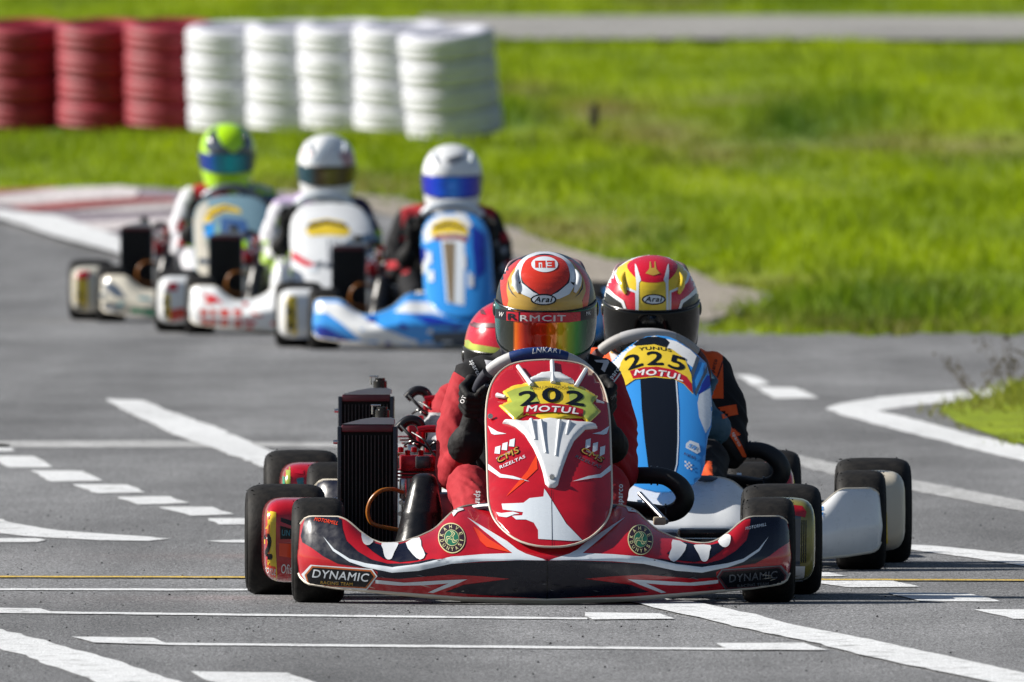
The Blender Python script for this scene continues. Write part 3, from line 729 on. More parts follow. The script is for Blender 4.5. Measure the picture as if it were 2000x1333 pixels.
def wheel(parent, x, y, z, w, Rr, name):
    root = empty('wheel', (x, y, z), 0, parent); h = w/2
    prof = [(-h*.80, Rr*.52), (-h*.93, Rr*.56), (-h*1.0, Rr*.66), (-h*1.0, Rr*.70), (-h*.95, Rr*.715), (-h*.99, Rr*.74), (-h*.99, Rr*.78), (-h*.94, Rr*.795), (-h*.98, Rr*.82), (-h*.97, Rr*.85), (-h*.92, Rr*.865), (-h*.945, Rr*.88), (-h*.92, Rr*.905),
            (-h*.87, Rr*.935), (-h*.79, Rr*.962), (-h*.68, Rr*.983), (-h*.54, Rr*.994), (-h*.3, Rr), (0, Rr*1.001)]
    prof = prof + [(-a, b) for a, b in reversed(prof[:-1])] + [(h*.7, Rr*.50), (-h*.7, Rr*.50)]
    t = MB().lathe(prof, seg=64, closed=True); ty = t.build('tyre', M_RUB, root)
    rg = random.Random(int(x*1000+y*10)); rb = MB()          # rubber pick-up hanging on the shoulders
    for i in range(110):
        a = rg.uniform(0, 6.283); sx = rg.choice((-1, 1)); u = rg.uniform(.55, 1.0)*h*sx; rr = Rr*(1.0 if abs(u) < .7*h else .965)
        c = Vector((u, math.cos(a)*rr, math.sin(a)*rr)); n = Vector((sx*.3, math.cos(a), math.sin(a))); q = Vector((rg.uniform(-.003, .003), rg.uniform(-.003, .003), rg.uniform(-.003, .003)))
        L = rg.uniform(.001, .005); rb.add([c-q, c+q, c+n*L+q*1.5], [(0, 1, 2)])
    o = rb.build('rubber_crumbs', M_RUB, ty, False); o['kind'] = 'stuff'
    rm = MB().lathe([(-h*.82, Rr*.50), (-h*.84, Rr*.53), (-h*.78, Rr*.53), (-h*.7, Rr*.47), (-h*.2, Rr*.42), (0, Rr*.2), (h*.1, Rr*.18), (h*.25, Rr*.42), (h*.7, Rr*.47), (h*.78, Rr*.53), (h*.84, Rr*.53), (h*.82, Rr*.50), (h*.4, Rr*.44), (0, Rr*.40), (-h*.4, Rr*.44)], seg=40, closed=True)
    rm.build('rim', M_METAL if name else M_GREY, root)
    hb = MB().lathe([(-h*.9, 0), (-h*.9, Rr*.10), (-h*.3, Rr*.17), (h*.3, Rr*.17), (h*.9, Rr*.10), (h*.9, 0)], seg=20); hb.build('hub', M_GREY, root)
    return root

def rounded_pod(parent, side, m, wide=.0, name='side_pod', h=.2):
    """box-like bodywork between the wheels; side -1 is the photo's left"""
    x0, x1 = .50, .668+wide; V = []; F = []; n = 26; L = 14
    zlo, zhi = .045, .05+h
    secs = [(.300, .55), (.305, .72), (.318, .86), (.345, .96), (.40, 1.0), (.55, 1.0), (.70, 1.0), (.80, .98), (.845, .90), (.862, .7), (.866, .5)]
    for (y, k) in secs:
        for q in range(n):
            a = 2*math.pi*q/n; e = .42
            cx = math.copysign(abs(math.cos(a))**e, math.cos(a)); cz = math.copysign(abs(math.sin(a))**e, math.sin(a))
            V.append(Vector((side*((x0+x1)/2+cx*(x1-x0)/2*(.75+.25*k)+(.02 if cz < 0 else 0)*0), y, (zlo+zhi)/2+cz*(zhi-zlo)/2*k-(.010*(y-.4)))))
    for i in range(len(secs)-1):
        for q in range(n): F.append((i*n+q, i*n+(q+1) % n, (i+1)*n+(q+1) % n, (i+1)*n+q))
    F.append(tuple(range(n))); F.append(tuple((len(secs)-1)*n+q for q in range(n)))
    b = MB().add(V, F); return b.build(name, m, parent)

SW = Vector((0, .555, .487)); SWR = .150; ST = R(42)
def sw_pt(a, r=SWR):   # a: 0 = photo right, 90 = top
    return SW + Vector((r*math.cos(a), -r*math.sin(a)*math.sin(ST), r*math.sin(a)*math.cos(ST)))
def steering(parent, grip_m, top_m, dx=0.0, label_m=None):
    root = empty('steering_wheel', (dx, 0, 0), 0, parent)
    t = MB(); t.tube([sw_pt(R(a)) for a in range(-215+0, 36, 5)] , .0145, 12, 1); t.build('rim_grip', grip_m, root)
    t = MB(); t.tube([sw_pt(R(a)) for a in range(36, 146, 5)], .0155, 14, 1); g = t.build('top_grip', top_m, root)
    if label_m:
        t = MB(); t.tube([sw_pt(R(a)) for a in range(64, 118, 4)], .0163, 14, 1); t0 = t.build('grip_sleeve', label_m, root)
    s = MB()
    for a in (-15, 195, 270): s.tube([sw_pt(R(a), .03), sw_pt(R(a))], .007, 8, 1)
    s.build('spokes', M_GREY, root)
    s = MB().tube([SW, (0, .30, .30), (0, .05, .12)], .010, 10, 1); s.build('steering_column', M_METAL, root)
    return root, g, (t0 if label_m else g)

def radiator(parent, P, first=[None]):
    """P: frame position of the radiator core centre (x, y, z)"""
    root = empty('radiator', P, R(-4), parent)
    w, h, d = .146, .335, .040
    MB().box((0, .004, 0), (w-.016, d-.012, h-.02)).build('core', M_MBLK, root, False)
    f = MB(); f.box((-w/2+.005, 0, 0), (.010, d, h), .002); f.box((w/2-.005, 0, 0), (.010, d, h), .002)
    f.build('side_rail', mat('dark_rail', (.05, .055, .065), rough=.3, metal=.5), root)
    MB().box((0, 0, h/2-.004), (w-.021, d, .018), .003).build('top_frame', M_RADR, root)
    MB().box((0, 0, -h/2+.008), (w-.021, d, .018), .003).build('bottom_frame', M_RADR, root)
    if first[0] is None:
        s = MB(); s.box((0, 0, 0), (.0013, .007, h-.036)); o = s.build('cooling_fin', mat('fin_metal', (.09, .09, .095), rough=.4, metal=.4), root, False); first[0] = o.data
        o.location = (-w/2+.018, -.0175, -.003); k0 = 1
    else: k0 = 0
    for k in range(k0, 13):
        o = bpy.data.objects.new('cooling_fin', first[0]); link(o, root); o.location = (-w/2+.018+k*.0092, -.0175, -.003)
    V = [(-.062, -.02, 0), (.066, -.02, 0), (.066, -.02, .012), (.055, -.02, .016), (.012, -.02, .016), (-.02, -.02, .011)]
    V += [(x, .02, z) for x, _, z in V]; n = 6
    t = MB().add([(x, y, z+h/2+.006) for x, y, z in V], [tuple(range(n))[::-1], tuple(range(n, 2*n))]+[(i, (i+1) % n, (i+1) % n+n, i+n) for i in range(n)])
    t.build('header_tank', mat('pale_alloy', (.45, .48, .52), rough=.35, metal=.6), root, False)
    c = MB(); c.lathe([(0, 0), (0, .018), (.018, .018), (.02, .013), (.026, .013), (.026, 0)], (.036, 0, h/2+.022), 'Z', 20); cap = c.build('filler_cap', M_PLAS, root)
    c = MB(); c.box((.020, 0, h/2+.052), (.024, .012, .004), .001); c.tube([(.012, 0, h/2+.03), (.012, 0, h/2+.052)], .003, 6, 1); c.build('cap_lever', M_METAL, cap)
    for z in (.13, -.01): MB().lathe([(-.007, 0), (-.007, .005), (.004, .006), (.004, 0)], (-w/2-.003, -.01, z), 'X', 10).build('bolt', M_METAL, root)
    return root

def engine_side(parent, q):
    """everything on the driver's right: silencer, engine head, hoses.  q(px,py,y) gives kart points from the first kart's photo pixels"""
    a, b = Vector(q(829, 934, .62)), Vector(q(820, 1062, .58)); V = []; F = []; n = 24
    secs = [(0, .008), (.02, .020), (.06, .028), (.14, .036), (.5, .049), (.53, .0505), (.56, .0495), (1.0, .061)]
    for (t, r) in secs:
        c = a.lerp(b, t)+(Vector((0, 0, .012)) if t < .1 else Vector())
        for k in range(n):
            an = 2*math.pi*k/n; e = .8
            V.append(c+Vector((math.copysign(abs(math.cos(an))**e, math.cos(an))*r, math.copysign(abs(math.sin(an))**e, math.sin(an))*r*1.25, 0)))
    for i in range(len(secs)-1):
        for k in range(n): F.append((i*n+k, i*n+(k+1) % n, (i+1)*n+(k+1) % n, (i+1)*n+k))
    F.append(tuple(range(n))); sil = MB().add(V, F).build('intake_silencer', M_PLAS, parent)
    t = MB()
    for dx in (0.008, .020):
        for (t0, t1) in ((.28, .52), (.60, .85)):
            p0, p1 = a.lerp(b, t0), a.lerp(b, t1); r0, r1 = .031+.011*(t0), .031+.018*t1
            t.tube([p0+Vector((dx, -r0*1.24, 0)), p1+Vector((dx, -r1*1.22, 0))], .0012, 5, 1)
    t.build('moulded_line', M_PLAS, sil)
    eng = empty('engine', q(820, 900, .92), 0, parent); o = Vector(q(820, 900, .92))
    def e(px, py, y=.9): return Vector(q(px, py, y))-o
    h = MB(); h.box(e(815, 905), (.085, .09, .040), .006); h.box(e(792, 900), (.03, .05, .030), .005); h.box(e(845, 902, .88), (.04, .06, .028), .005)
    for k in range(6): h.lathe([(0, 0), (0, .007), (.012, .007), (.014, 0)], e(783+13*k, 884+(k % 2)*6, .87), 'Z', 8)
    for k in range(4): h.box(e(800, 918+7*k, .9), (.10-.01*k, .085, .004), .001)
    h.build('cylinder_head', M_ENGR, eng)
    h = MB(); h.lathe([(0, 0), (0, .010), (.02, .012), (.03, .012), (.03, 0)], e(822, 868, .88), 'Z', 14); h.tube([e(816, 841), e(836, 838), e(851, 838)], .0095, 12, 1); h.build('power_valve', M_ENGR, eng)
    h = MB(); h.box(e(822, 940, .95), (.10, .1, .08), .01); h.box(e(840, 990, .9), (.12, .12, .07), .012); h.box(e(800, 1010, .85), (.05, .1, .10), .01); h.build('crankcase', M_GREY, eng)
    h = MB(); h.box(e(826, 903, .82), (.036, .05, .030), .004)
    MB().lathe([(0, 0), (0, .015), (.03, .015), (.03, 0)], e(800, 960, .80), 'Z', 14).build('float_bowl', M_GREY, eng)
    for k in range(5): MB().lathe([(-.004, 0), (-.004, .006), (.004, .006), (.004, 0)], e(783+rgs.uniform(-4, 4), 960+22*k, .78), 'Y', 8).build('hose_fitting', M_METAL, eng)
    h.build('carburettor', mat('dark_alloy', (.08, .08, .09), rough=.3, metal=.7), eng)
    h = MB(); h.box(e(787, 955, .8), (.018, .03, .05), .004); h.box(e(790, 990, .8), (.014, .03, .03), .003); h.build('bracket', M_METAL, eng)
    w = MB(); w.tube([e(778, 838, .93), e(797, 822, .93), e(818, 826, .93), e(826, 850, .93), e(812, 872, .93)], .0125, 12, 6); w.build('coolant_hose', M_PLAS, eng)
    w = MB()
    w.tube([e(783, 832, .86), e(800, 850, .84), e(815, 866, .84)], .004, 8); w.tube([e(836, 876, .82), e(850, 865, .80), e(866, 875, .80), e(868, 895, .80)], .003, 8)
    w.tube([e(790, 870, .84), e(806, 862, .82), e(830, 872, .82), e(852, 892, .8)], .003, 8); w.tube([e(805, 845, .84), e(828, 860, .80), e(845, 885, .8)], .0025, 8); w.build('cable', M_PLAS, eng)
    w = MB(); w.tube([e(786, 962, .70), e(766, 956, .66), e(742, 960, .64), (e(724, 978, .64)), e(718, 1002, .64), e(726, 1022, .64), e(748, 1030, .64), e(780, 1036, .66)], .0050, 10); w.build('fuel_hose', M_HOSE, eng)
    w = MB().box(q(786, 1056, .60), (.03, .03, .02), .005); w.build('brake_reservoir', mat('green_anodised', (.01, .16, .10), rough=.3, metal=.4), parent)
rgs = random.Random(3)
def hoop(parent, q, strut=True):
    """foam wrapped tube on the driver's left"""
    t = MB(); t.tube([q(1215, 930, .78), q(1262, 929, .74), q(1300, 932, .72), q(1328, 950, .71), q(1338, 974, .71), q(1326, 995, .72), q(1300, 1004, .74), q(1262, 999, .80), q(1225, 995, .85)], [.021]*3+[.023]*3+[.021]*3, 14)
    t.build('padded_hoop', M_FOAM, parent)
    for (px, py) in ((1272, 929), (1284, 930), (1300, 1003)): MB().lathe([(-.002, .021), (-.002, .0235), (.002, .0235), (.002, .021)], q(px, py, .735), 'X', 16, True).build('clamp', M_PLAS, parent)
    if strut:
        s = MB(); s.tube([q(1250, 965, .40), q(1302, 1020, .28)], .0065, 10, 1); s.build('steel_strut', M_METAL, parent)
        s = MB(); s.box(q(1288, 1018, .27), (.03, .03, .02), .004); s.build('strut_clamp', mat('dusty_clamp', (.45, .38, .28), rough=.5, metal=.3), parent)

def chassis(parent, seat_m):
    t = MB()
    for s in (-1, 1):
        t.tube([(s*.06, -.22, .055), (s*.28, -.05, .055), (s*.36, .25, .055), (s*.33, .8, .055), (s*.30, 1.15, .06)], .015, 10)
        t.tube([(s*.36, .30, .06), (s*.42, .45, .09), (s*.43, .7, .09), (s*.33, .85, .06)], .010, 8)
    t.tube([(-.42, 0, .11), (-.30, 0, .10), (.30, 0, .10), (.42, 0, .11)], .015, 10, 4)
    t.tube([(-.33, .8, .06), (.33, .8, .06)], .015, 10, 1)
    t.build('frame', mat('dark_frame_paint', (.03, .032, .036), rough=.35), parent)
    t = MB()
    for s in (-1, 1): t.box((s*.455, .0, .125), (.06, .04, .07), .008); t.tube([(s*.45, .03, .09), (s*.06, .10, .10)], .006, 8, 1)
    t.build('stub_axle', M_METAL, parent)
    t = MB().lathe([(-.62, 0), (-.62, .022), (.62, .022), (.62, 0)], (0, 1.05, .14), 'X', 16); t.build('rear_axle', M_METAL, parent)
    t = MB().lathe([(-.006, .02), (-.006, .095), (.006, .095), (.006, .02)], (.26, 1.05, .14), 'X', 30, True); t.build('brake_disc', M_METAL, parent)
    t = MB().box((0, .28, .040), (.50, .85, .004), .001); t.build('floor_tray', M_MBLK, parent)
    t = MB().box((0, .34, .10), (.19, .20, .10), .03); t.build('fuel_tank', mat('milky_plastic', (.28, .27, .22), rough=.4), parent)
    for s in (-1, 1):
        t = MB().tube([(s*.11, -.12, .05), (s*.11, -.15, .13), (s*.11, -.13, .20), (s*.17, -.12, .21)], .007, 8); t.build('pedal', M_METAL, parent)
    # seat shell
    V = []; F = []; prof = [(.62, .075, .13), (.70, .06, .17), (.85, .05, .19), (.98, .07, .20), (1.06, .14, .20), (1.11, .26, .19), (1.14, .37, .16)]
    for (y, z, w) in prof:
        for k in range(13):
            a = -1+2*k/12; V.append((w*a, y-.10*abs(a)**3, z+.10*abs(a)**4))
    for i in range(len(prof)-1):
        for k in range(12): F.append((i*13+k, i*13+k+1, (i+1)*13+k+1, (i+1)*13+k))
    o = mk('seat', V, F, seat_m, parent); sd = o.modifiers.new('t', 'SOLIDIFY'); sd.thickness = .006
    t = MB().tube([(-.56, 1.22, .12), (-.45, 1.27, .12), (.45, 1.27, .12), (.56, 1.22, .12)], .03, 12, 4); t.build('rear_bumper', M_PLAS, parent)
    MP = mat('blue_grey_plastic', (.035, .045, .07), rough=.4)
    for s in (-1, 1): MB().tube([(s*.12, -.16, .24), (s*.20, -.08, .22), (s*.27, .1, .12)], .008, 8).build('bumper_mount', MP, parent)
    MB().box((.30, .10, .150), (.055, .10, .05), .012).box((.345, .14, .125), (.06, .16, .045), .014, Matrix.Rotation(R(20), 4, 'Y')).build('pedal_box', MP, parent)
    MB().box((.40, .35, .165), (.13, .12, .022), .008).box((.43, .42, .135), (.20, .3, .03), .01).build('brake_guard', M_PLAS, parent)

def clips(par, q, right=True):
    L = [[(706, 1044), (716, 1042), (731, 1055), (722, 1066), (713, 1065), (708, 1058)],
         [(746, 1063), (775, 1062), (778, 1066), (770, 1080), (765, 1092), (757, 1094), (751, 1088), (748, 1074)],
         [(793, 1062), (820, 1052), (823, 1068), (830, 1085), (820, 1094), (806, 1084)]]
    st = Sticker(q[0], par, -.25, 6)
    for p in L:
        st.poly(p, M_WHITE, 'bumper_clip', 4, 2)
        if right: st.poly([(2134-x, y+4) for x, y in p], M_WHITE, 'bumper_clip', 4, 2)

def kart(fr, label, group, body_m, pod_m, fair_m, seat_m=M_PLAS, front=True, pod_wide=0.0, fx=1.0, fz=1.0, fout=None, fcx=0.0125, grips=(M_NAVY, M_SILV, None), edge=True, sdx=0.0, fyo=0.0, strut=True):
    root = empty('racing_kart', (fr.X, fr.Y, 0), fr.yaw); tag(root, label, 'kart', group)
    d = {'root': root}
    for x, y, z, w, r in ((-.543, 0, .1285, .127, .1285), (.543, 0, .1285, .127, .1285), (-.606, 1.05, .137, .196, .137), (.606, 1.05, .137, .196, .137)):
        wheel(root, x, y, z, w, r, y > 1)
    d['bumper'] = bumper_mesh('front_bumper', body_m, root); trim_line(d['bumper']); underlip(d['bumper'])
    d['podL'] = rounded_pod(root, -1, pod_m[0], pod_wide); d['podR'] = rounded_pod(root, 1, pod_m[1], pod_wide)
    d['fair'] = fairing(fair_m, root, fx, fz, fout, fcx, edge, fyo)
    d['sw'], d['grip'], d['slv'] = steering(root, grips[0], grips[1], sdx, grips[2])
    q = lambda px, py, y: K1.L(px, py, y)
    radiator(root, K1.L(718, 968, .78)); engine_side(root, q); hoop(root, q, strut); chassis(root, seat_m)
    return d
K1 = Frame(.0753, 0, 1.28)
def sm(p, mx=2137): return [(mx-x, y) for x, y in p]

# ---------------------------------------------------------------- kart 202
k1 = kart(K1, 'red, white and navy kart number 202 leading in the foreground', 'racing karts on the track', M_RED, (M_RED, mat('pod_yellow_reflection', (.20, .18, .04), rough=.2, coat=.5, var=.3, vscale=12)), M_RED, grips=(mat('navy_suede', (.012, .014, .028), rough=.7), mat('grey_suede', (.48, .48, .49), rough=.6, bump=.001, bscale=50), mat('blue_sleeve', (.010, .035, .16), rough=.35)))  # right pod's yellow reflection is put into its base colour
B = Sticker(K1, k1['bumper'], -.3, 4)
bumpL = [
 (M_NAVY, 1, [(597, 1020), (604, 1013), (668, 1012), (670, 1034), (677, 1057), (699, 1078), (726, 1094), (757, 1102), (800, 1101), (845, 1092), (862, 1094), (840, 1103), (870, 1102), (942, 1098), (1024, 1094), (1069, 1095), (1069, 1169), (1000, 1165), (940, 1162), (870, 1156), (905, 1142), (997, 1130), (940, 1125), (880, 1122), (820, 1127), (780, 1131), (738, 1128), (738, 1118), (728, 1112), (660, 1102), (632, 1088), (610, 1072), (593, 1062), (590, 1050)]),
 (M_NAVY, 1, [(722, 1060), (745, 1066), (775, 1066), (800, 1060), (818, 1070), (835, 1082), (815, 1095), (780, 1099), (750, 1093), (730, 1080), (716, 1068)]),
 (M_SILV, 2, [(633, 1050), (654, 1074), (684, 1093), (715, 1101.5), (766, 1109), (817, 1102.5), (840, 1097), (881, 1088), (942, 1083), (1000, 1081), (980, 1066), (947, 1040), (914, 1013), (990, 1058), (1010, 1074), (1026, 1082), (1066, 1094), (1024, 1093.5), (942, 1096), (881, 1101), (840, 1110), (817, 1115), (766, 1119), (715, 1109), (684, 1099), (652, 1078)]),
 (M_SILV, 2, [(734, 1133), (790, 1138), (850, 1134), (912, 1131), (888, 1142), (846, 1158), (836, 1157), (862, 1145), (876, 1139), (830, 1143), (780, 1144), (734, 1140)]),
 (M_HOTRED, 2, [(925, 1030), (935, 1036), (955, 1054), (1000, 1081), (950, 1069), (938, 1058)]),  # sun flare of the sticker film, painted as an orange-red shape
]
for m, ly, p in bumpL:
    B.poly(p, m, 'decal', ly); 
    if m is not M_HOTRED: B.poly(sm(p), m, 'decal', ly)
# reflective red side triangle + sponsor plaque; right copy darkened to look shaded
for fx_, mm in ((lambda x: x, 0), (lambda x: 2137-x, 1)):
    o1 = [(592, 1124), (609, 1105), (728, 1112), (738, 1126), (722, 1148), (716, 1154), (604, 1145)]
    B.poly([(fx_(x), y+mm*1) for x, y in o1], M_SILV if not mm else M_GREY, 'plaque', 3)
    o2 = [(598, 1125), (612, 1107), (726, 1114), (735, 1126), (717, 1150), (606, 1145)]
    B.poly([(fx_(x), y+mm*1) for x, y in o2], mat('copper_film', (.45, .12, .03), rough=.2) if not mm else M_RADR, 'plaque', 4)
    o3 = [(602, 1125), (614, 1110), (724, 1117), (731, 1127), (715, 1147), (607, 1143)]
    B.poly([(fx_(x), y+mm*1) for x, y in o3], M_BLACKINK, 'plaque', 5)
tm = M_LIME
B.text('DYNAMIC', 668, 1125, 108, 16, M_SILV, rot=4, shear=.15, bold=.03, layer=6)
B.text('RACING TEAM', 660, 1140, 62, 6, M_GOLD, rot=2.5, bold=.03, layer=6)
B.text('DYNAMIC', 1472, 1127, 96, 15, M_GREY, rot=-4, shear=.1, bold=.03, layer=6)  # lettering greyed for the shaded end of the bumper
B.text('RACING TEAM', 1472, 1143, 62, 6, M_GREY, rot=-4, bold=.03, layer=6)
B.text('MOTORMILL', 640, 1021, 46, 7, M_HOTRED, rot=10, shear=.3, bold=.04, layer=4)
B.text('MOTORMILL', 1479, 1031, 42, 6, M_SILV, rot=-11, shear=.3, bold=.04, layer=4)
def badge(cx, cy, rx, ry, rot, S):
    S.poly(ellipse(cx, cy, rx, ry, 32, rot), M_CREAM, 'badge', 3); S.poly(ellipse(cx, cy, rx*.93, ry*.93, 32, rot), M_PURP, 'badge', 4)
    S.poly(ellipse(cx, cy, rx*.54, ry*.54, 28, rot), M_CREAM, 'badge', 5); S.poly(ellipse(cx, cy, rx*.50, ry*.50, 28, rot), M_GREEN, 'badge', 6)
    for k in range(3):      # three interlaced leaves
        a = R(120*k-90); ux, uy = math.cos(a), math.sin(a)
        for off in (-.16, .02):
            pts = []
            for i in range(9):
                t = i/8; r = .05+.40*t; bend = .20*math.sin(math.pi*t)+off*(1-t*.3)
                pts.append((r*ux-bend*uy, r*uy+bend*ux, t))
            w = .030
            pl = [(x-w*uy, y+w*ux) for x, y, t in pts]+[(x+w*uy, y-w*ux) for x, y, t in reversed(pts)]
            S.poly([(cx+rx*x, cy+ry*y) for x, y in pl], M_CREAM, 'badge', 7)
    for word, a0, a1, up in (('KAHVE', -165, -22, 1), ('DÜNYASI', 165, 12, 0)):
        for i, ch in enumerate(word):
            a = R(a0+(a1-a0)*i/(len(word)-1)); r = .735
            S.text(ch, cx+rx*r*math.cos(a), cy+ry*r*math.sin(a), 5.0 if ch != 'I' else 1.6, 7.0, M_CREAM, rot=math.degrees(a)+(90 if up else -90), bold=.02, layer=5)
badge(883, 1053, 26, 29, 0, B); badge(1251, 1056, 25, 29, 0, B)
clips(k1['bumper'], (K1,))
B.poly([(884, 1000), (905, 990), (908, 999), (896, 1003), (888, 1012)], M_WHITE, 'bumper_clip', 3)
B.poly([(1226, 993), (1240, 995), (1252, 1004), (1262, 1016), (1246, 1004), (1230, 1002)], M_WHITE, 'bumper_clip', 3)
# scuffs and scrapes low on the bumper
rs = random.Random(5)
for i in range(26):
    x = rs.choice((rs.uniform(620, 900), rs.uniform(1220, 1520), rs.uniform(900, 1220))); y = rs.uniform(1128, 1164) if 860 < x < 1280 else rs.uniform(1120, 1148); L_ = rs.uniform(5, 26); t_ = rs.uniform(-.25, .25)
    B.poly([(x, y), (x+L_*.5, y+t_*L_*.5-.7), (x+L_, y+t_*L_), (x+L_*.5, y+t_*L_*.5+.5)], rs.choice((M_GREY, M_TRIM, M_BLACKINK)), 'scratch', 8)
# centre seam
B.poly([(1066.3, 1092), (1068, 1092), (1068, 1170), (1066.3, 1170)], M_BLACKINK, 'seam', 2)

S = Sticker(K1, k1['fair'], .0, 4)
S.poly([(1059, 953), (1064, 960), (1100, 1020), (1131, 1052), (1110, 1053), (1045, 1049), (1045, 1032), (1037, 1018), (1022, 1012), (1003, 1012), (995, 1005), (1015, 1004), (1017, 998), (978, 993), (976, 982), (1018, 980), (1030, 971), (1057, 968)], M_SILV, 'decal', 1)
S.poly([(965, 998), (975, 1000), (998, 997), (1010, 1001), (1000, 1002), (985, 1008), (970, 1006)], M_SILV, 'decal', 1)
for p in ([(952, 906), (976, 925), (1000, 929), (1031, 939), (990, 933), (974, 932), (952, 917)], [(954, 833), (972, 844), (989, 848), (966, 850), (960, 848)]):
    S.poly(p, M_SILV, 'decal', 1); S.poly(sm(p, 2145), M_SILV, 'decal', 1)
S.poly([(1072.3, 955), (1073.2, 955), (1072.4, 1063), (1071.2, 1063)], M_BLACKINK, 'seam', 2)
S.poly([(1046, 888), (1047, 915), (1020, 940), (985, 968), (1000, 950), (1028, 918), (1037, 902)], M_HOTRED, 'decal', 1)  # orange-red highlight on the panel's lit half, put in as colour
for (cx, sgn, dk) in ((985, -1, 0), (1161, 1, 1)):
    w1 = M_SILV if not dk else M_SILV
    for k in range(3):      # block letters of the top logo
        bx = cx-14+14*k; by = 873+sgn*0-(k-1)*sgn*-7
        S.poly([(bx-6, by+9+3*sgn*-1*-1), (bx-4, by-6), (bx+6, by-9-(-sgn)*0), (bx+4, by+7)], w1, 'decal', 2)
    S.text('construction', cx-2, 888, 34, 4, w1, rot=30*sgn*1 if sgn > 0 else -26, bold=.01, layer=2)
    S.text('CMS', cx+4*(-sgn)*-1 if 0 else cx+6*(-sgn), 885+12-8, 50, 13, M_BLACKINK, rot=28*sgn, shear=.25, bold=.07, layer=2)
    S.text('CMS', cx+6*(-sgn), 889, 46, 11, M_GOLD, rot=28*sgn, shear=.25, bold=.02, layer=4)
    S.text('RIZELTAS', cx+14*(-sgn), 902, 54, 6, M_GREY if dk else M_SILV, rot=24*sgn, shear=.2, bold=.04, layer=2)  # right-hand name greyed to match the panel's shaded half

def raised(S, pts, m, name, h=.008, layer=0, sm_=0, parent=None, edge=4.0, step=3.5, base=.0006):
    """a moulded piece standing proud of the surface, rounded off towards its outline"""
    if sm_: pts = smooth_poly(pts, sm_)
    V, F = poly2d([pts], step); n = len(pts)
    def hf(px, py):
        d = 1e9
        for i in range(n):
            x1, y1 = pts[i]; x2, y2 = pts[(i+1) % n]; L = (x2-x1)**2+(y2-y1)**2
            t = 0 if L == 0 else max(0, min(1, ((px-x1)*(x2-x1)+(py-y1)*(y2-y1))/L))
            d = min(d, math.hypot(px-x1-t*(x2-x1), py-y1-t*(y2-y1)))
        k = min(1, d/edge); return base + (h-base)*math.sqrt(max(0, 1-(1-k)**2))
    return S.lay(V, F, m, name, 0, parent, hfn=hf)
raised(S, [(982, 828), (990, 822), (1005, 823), (1022, 826), (1075, 820), (1128, 827), (1150, 828), (1162, 831), (1167, 838), (1143, 840), (1120, 862), (1108, 885), (1097, 912), (1089, 935), (1086, 946), (1080, 951), (1068, 951), (1061, 944), (1057, 922), (1051, 902), (1040, 876), (1024, 850), (1008, 836), (994, 830)], M_WHITE, 'mounting_bracket', .010, 0)
raised(S, [(1036, 745), (1060, 733), (1078, 731), (1098, 733), (1122, 746), (1126, 752), (1075, 747), (1034, 752)], M_WHITE, 'mounting_bracket', .010, 0)
def on(px, py, dep, up): 
    x, _, z = K1.L(px, py, dep); return Vector((x, fair_y(x, z)-up, z))
for (a, b) in (((1037, 820), (1044, 858)), ((1056, 822), (1064, 884)), ((1093, 822), (1083, 890)), ((1112, 824), (1105, 850))):
    MB().tube([on(*a, 0, .020), on(*b, 0, .016)], [.0055, .0035], 8, 1).build('bracket_rib', M_WHITE, k1['fair'])
for (a, b) in (((1012, 716), (1038, 752)), ((1079, 706), (1080, 748)), ((1145, 722), (1124, 756))):
    MB().tube([on(*a, .2, .008), on(*b, .15, .014)], [.0055, .006], 8, 1).build('bracket_rib', M_WHITE, k1['fair'])
for (a, b) in (((970, 772), (986, 775)), ((1162, 784), (1178, 788))): MB().tube([on(*a, .15, .006), on(*b, .15, .008)], [.0065, .004], 8, 1).build('bracket_rib', M_WHITE, k1['fair'])
MB().lathe([(0, 0), (0, .006), (.008, .008), (.01, 0)], on(1074, 930, 0, .024), 'Y', 16).build('bolt', M_METAL, k1['fair']); MB().lathe([(0, 0), (0, .006), (.006, .007), (.007, 0)], on(957, 813, .1, .008), 'Y', 14).build('bolt', M_METAL, k1['fair'])
plate = raised(S, [(984, 768), (1003, 757), (1034, 750), (1070, 747), (1110, 751), (1144, 760), (1170, 777), (1160, 789), (1175, 806), (1149, 829), (1138, 818), (1105, 818), (1075, 828), (1044, 813), (1029, 812), (1006, 823), (976, 795), (994, 786)], M_YEL, 'number_plate', .005, 0, edge=2.5)
P = Sticker(K1, plate, .1, 4)
# the plate's modifiers are not in its base mesh: print sits above the added thickness
def pl(fn, *a, **k): return fn(*a, **k)
P_off = 2
P.poly([(990, 768), (1006, 761), (1036, 754), (1052, 785), (1020, 806), (1006, 817), (982, 794), (1000, 786)], M_LIME, 'decal', P_off); P.poly([(1110, 755), (1142, 764), (1164, 777), (1155, 789), (1168, 806), (1149, 823), (1136, 812), (1112, 790)], M_LIME, 'decal', P_off)
P.text('ERİN ÜNLÜDOĞAN', 1078, 757, 84, 6, M_BLACKINK, bold=.0, layer=P_off+2, bend=2.5)
for t, cx, cy, rot in (('2', 1032, 779, -6), ('0', 1077, 773, 0), ('2', 1123, 779, 7)): P.text(t, cx, cy, 38, 28, M_BLACKINK, rot=rot, bold=.045, layer=P_off+2)
P.poly([(1022, 796), (1045, 791), (1075, 789), (1110, 793), (1138, 801), (1136, 815), (1108, 808), (1075, 806), (1045, 808), (1020, 812)], M_RED, 'decal', P_off+3)
P.text('MOTUL', 1079, 801, 102, 12, M_INK, rot=3, shear=.25, bold=.05, layer=P_off+5, bend=1.5)
# steering wheel lettering
G = Sticker(K1, k1['slv'], .45, 4)
G.text('LNKART', 1069, 684, 58, 10, M_INK, shear=.15, bold=.03, layer=1, bend=2.5)
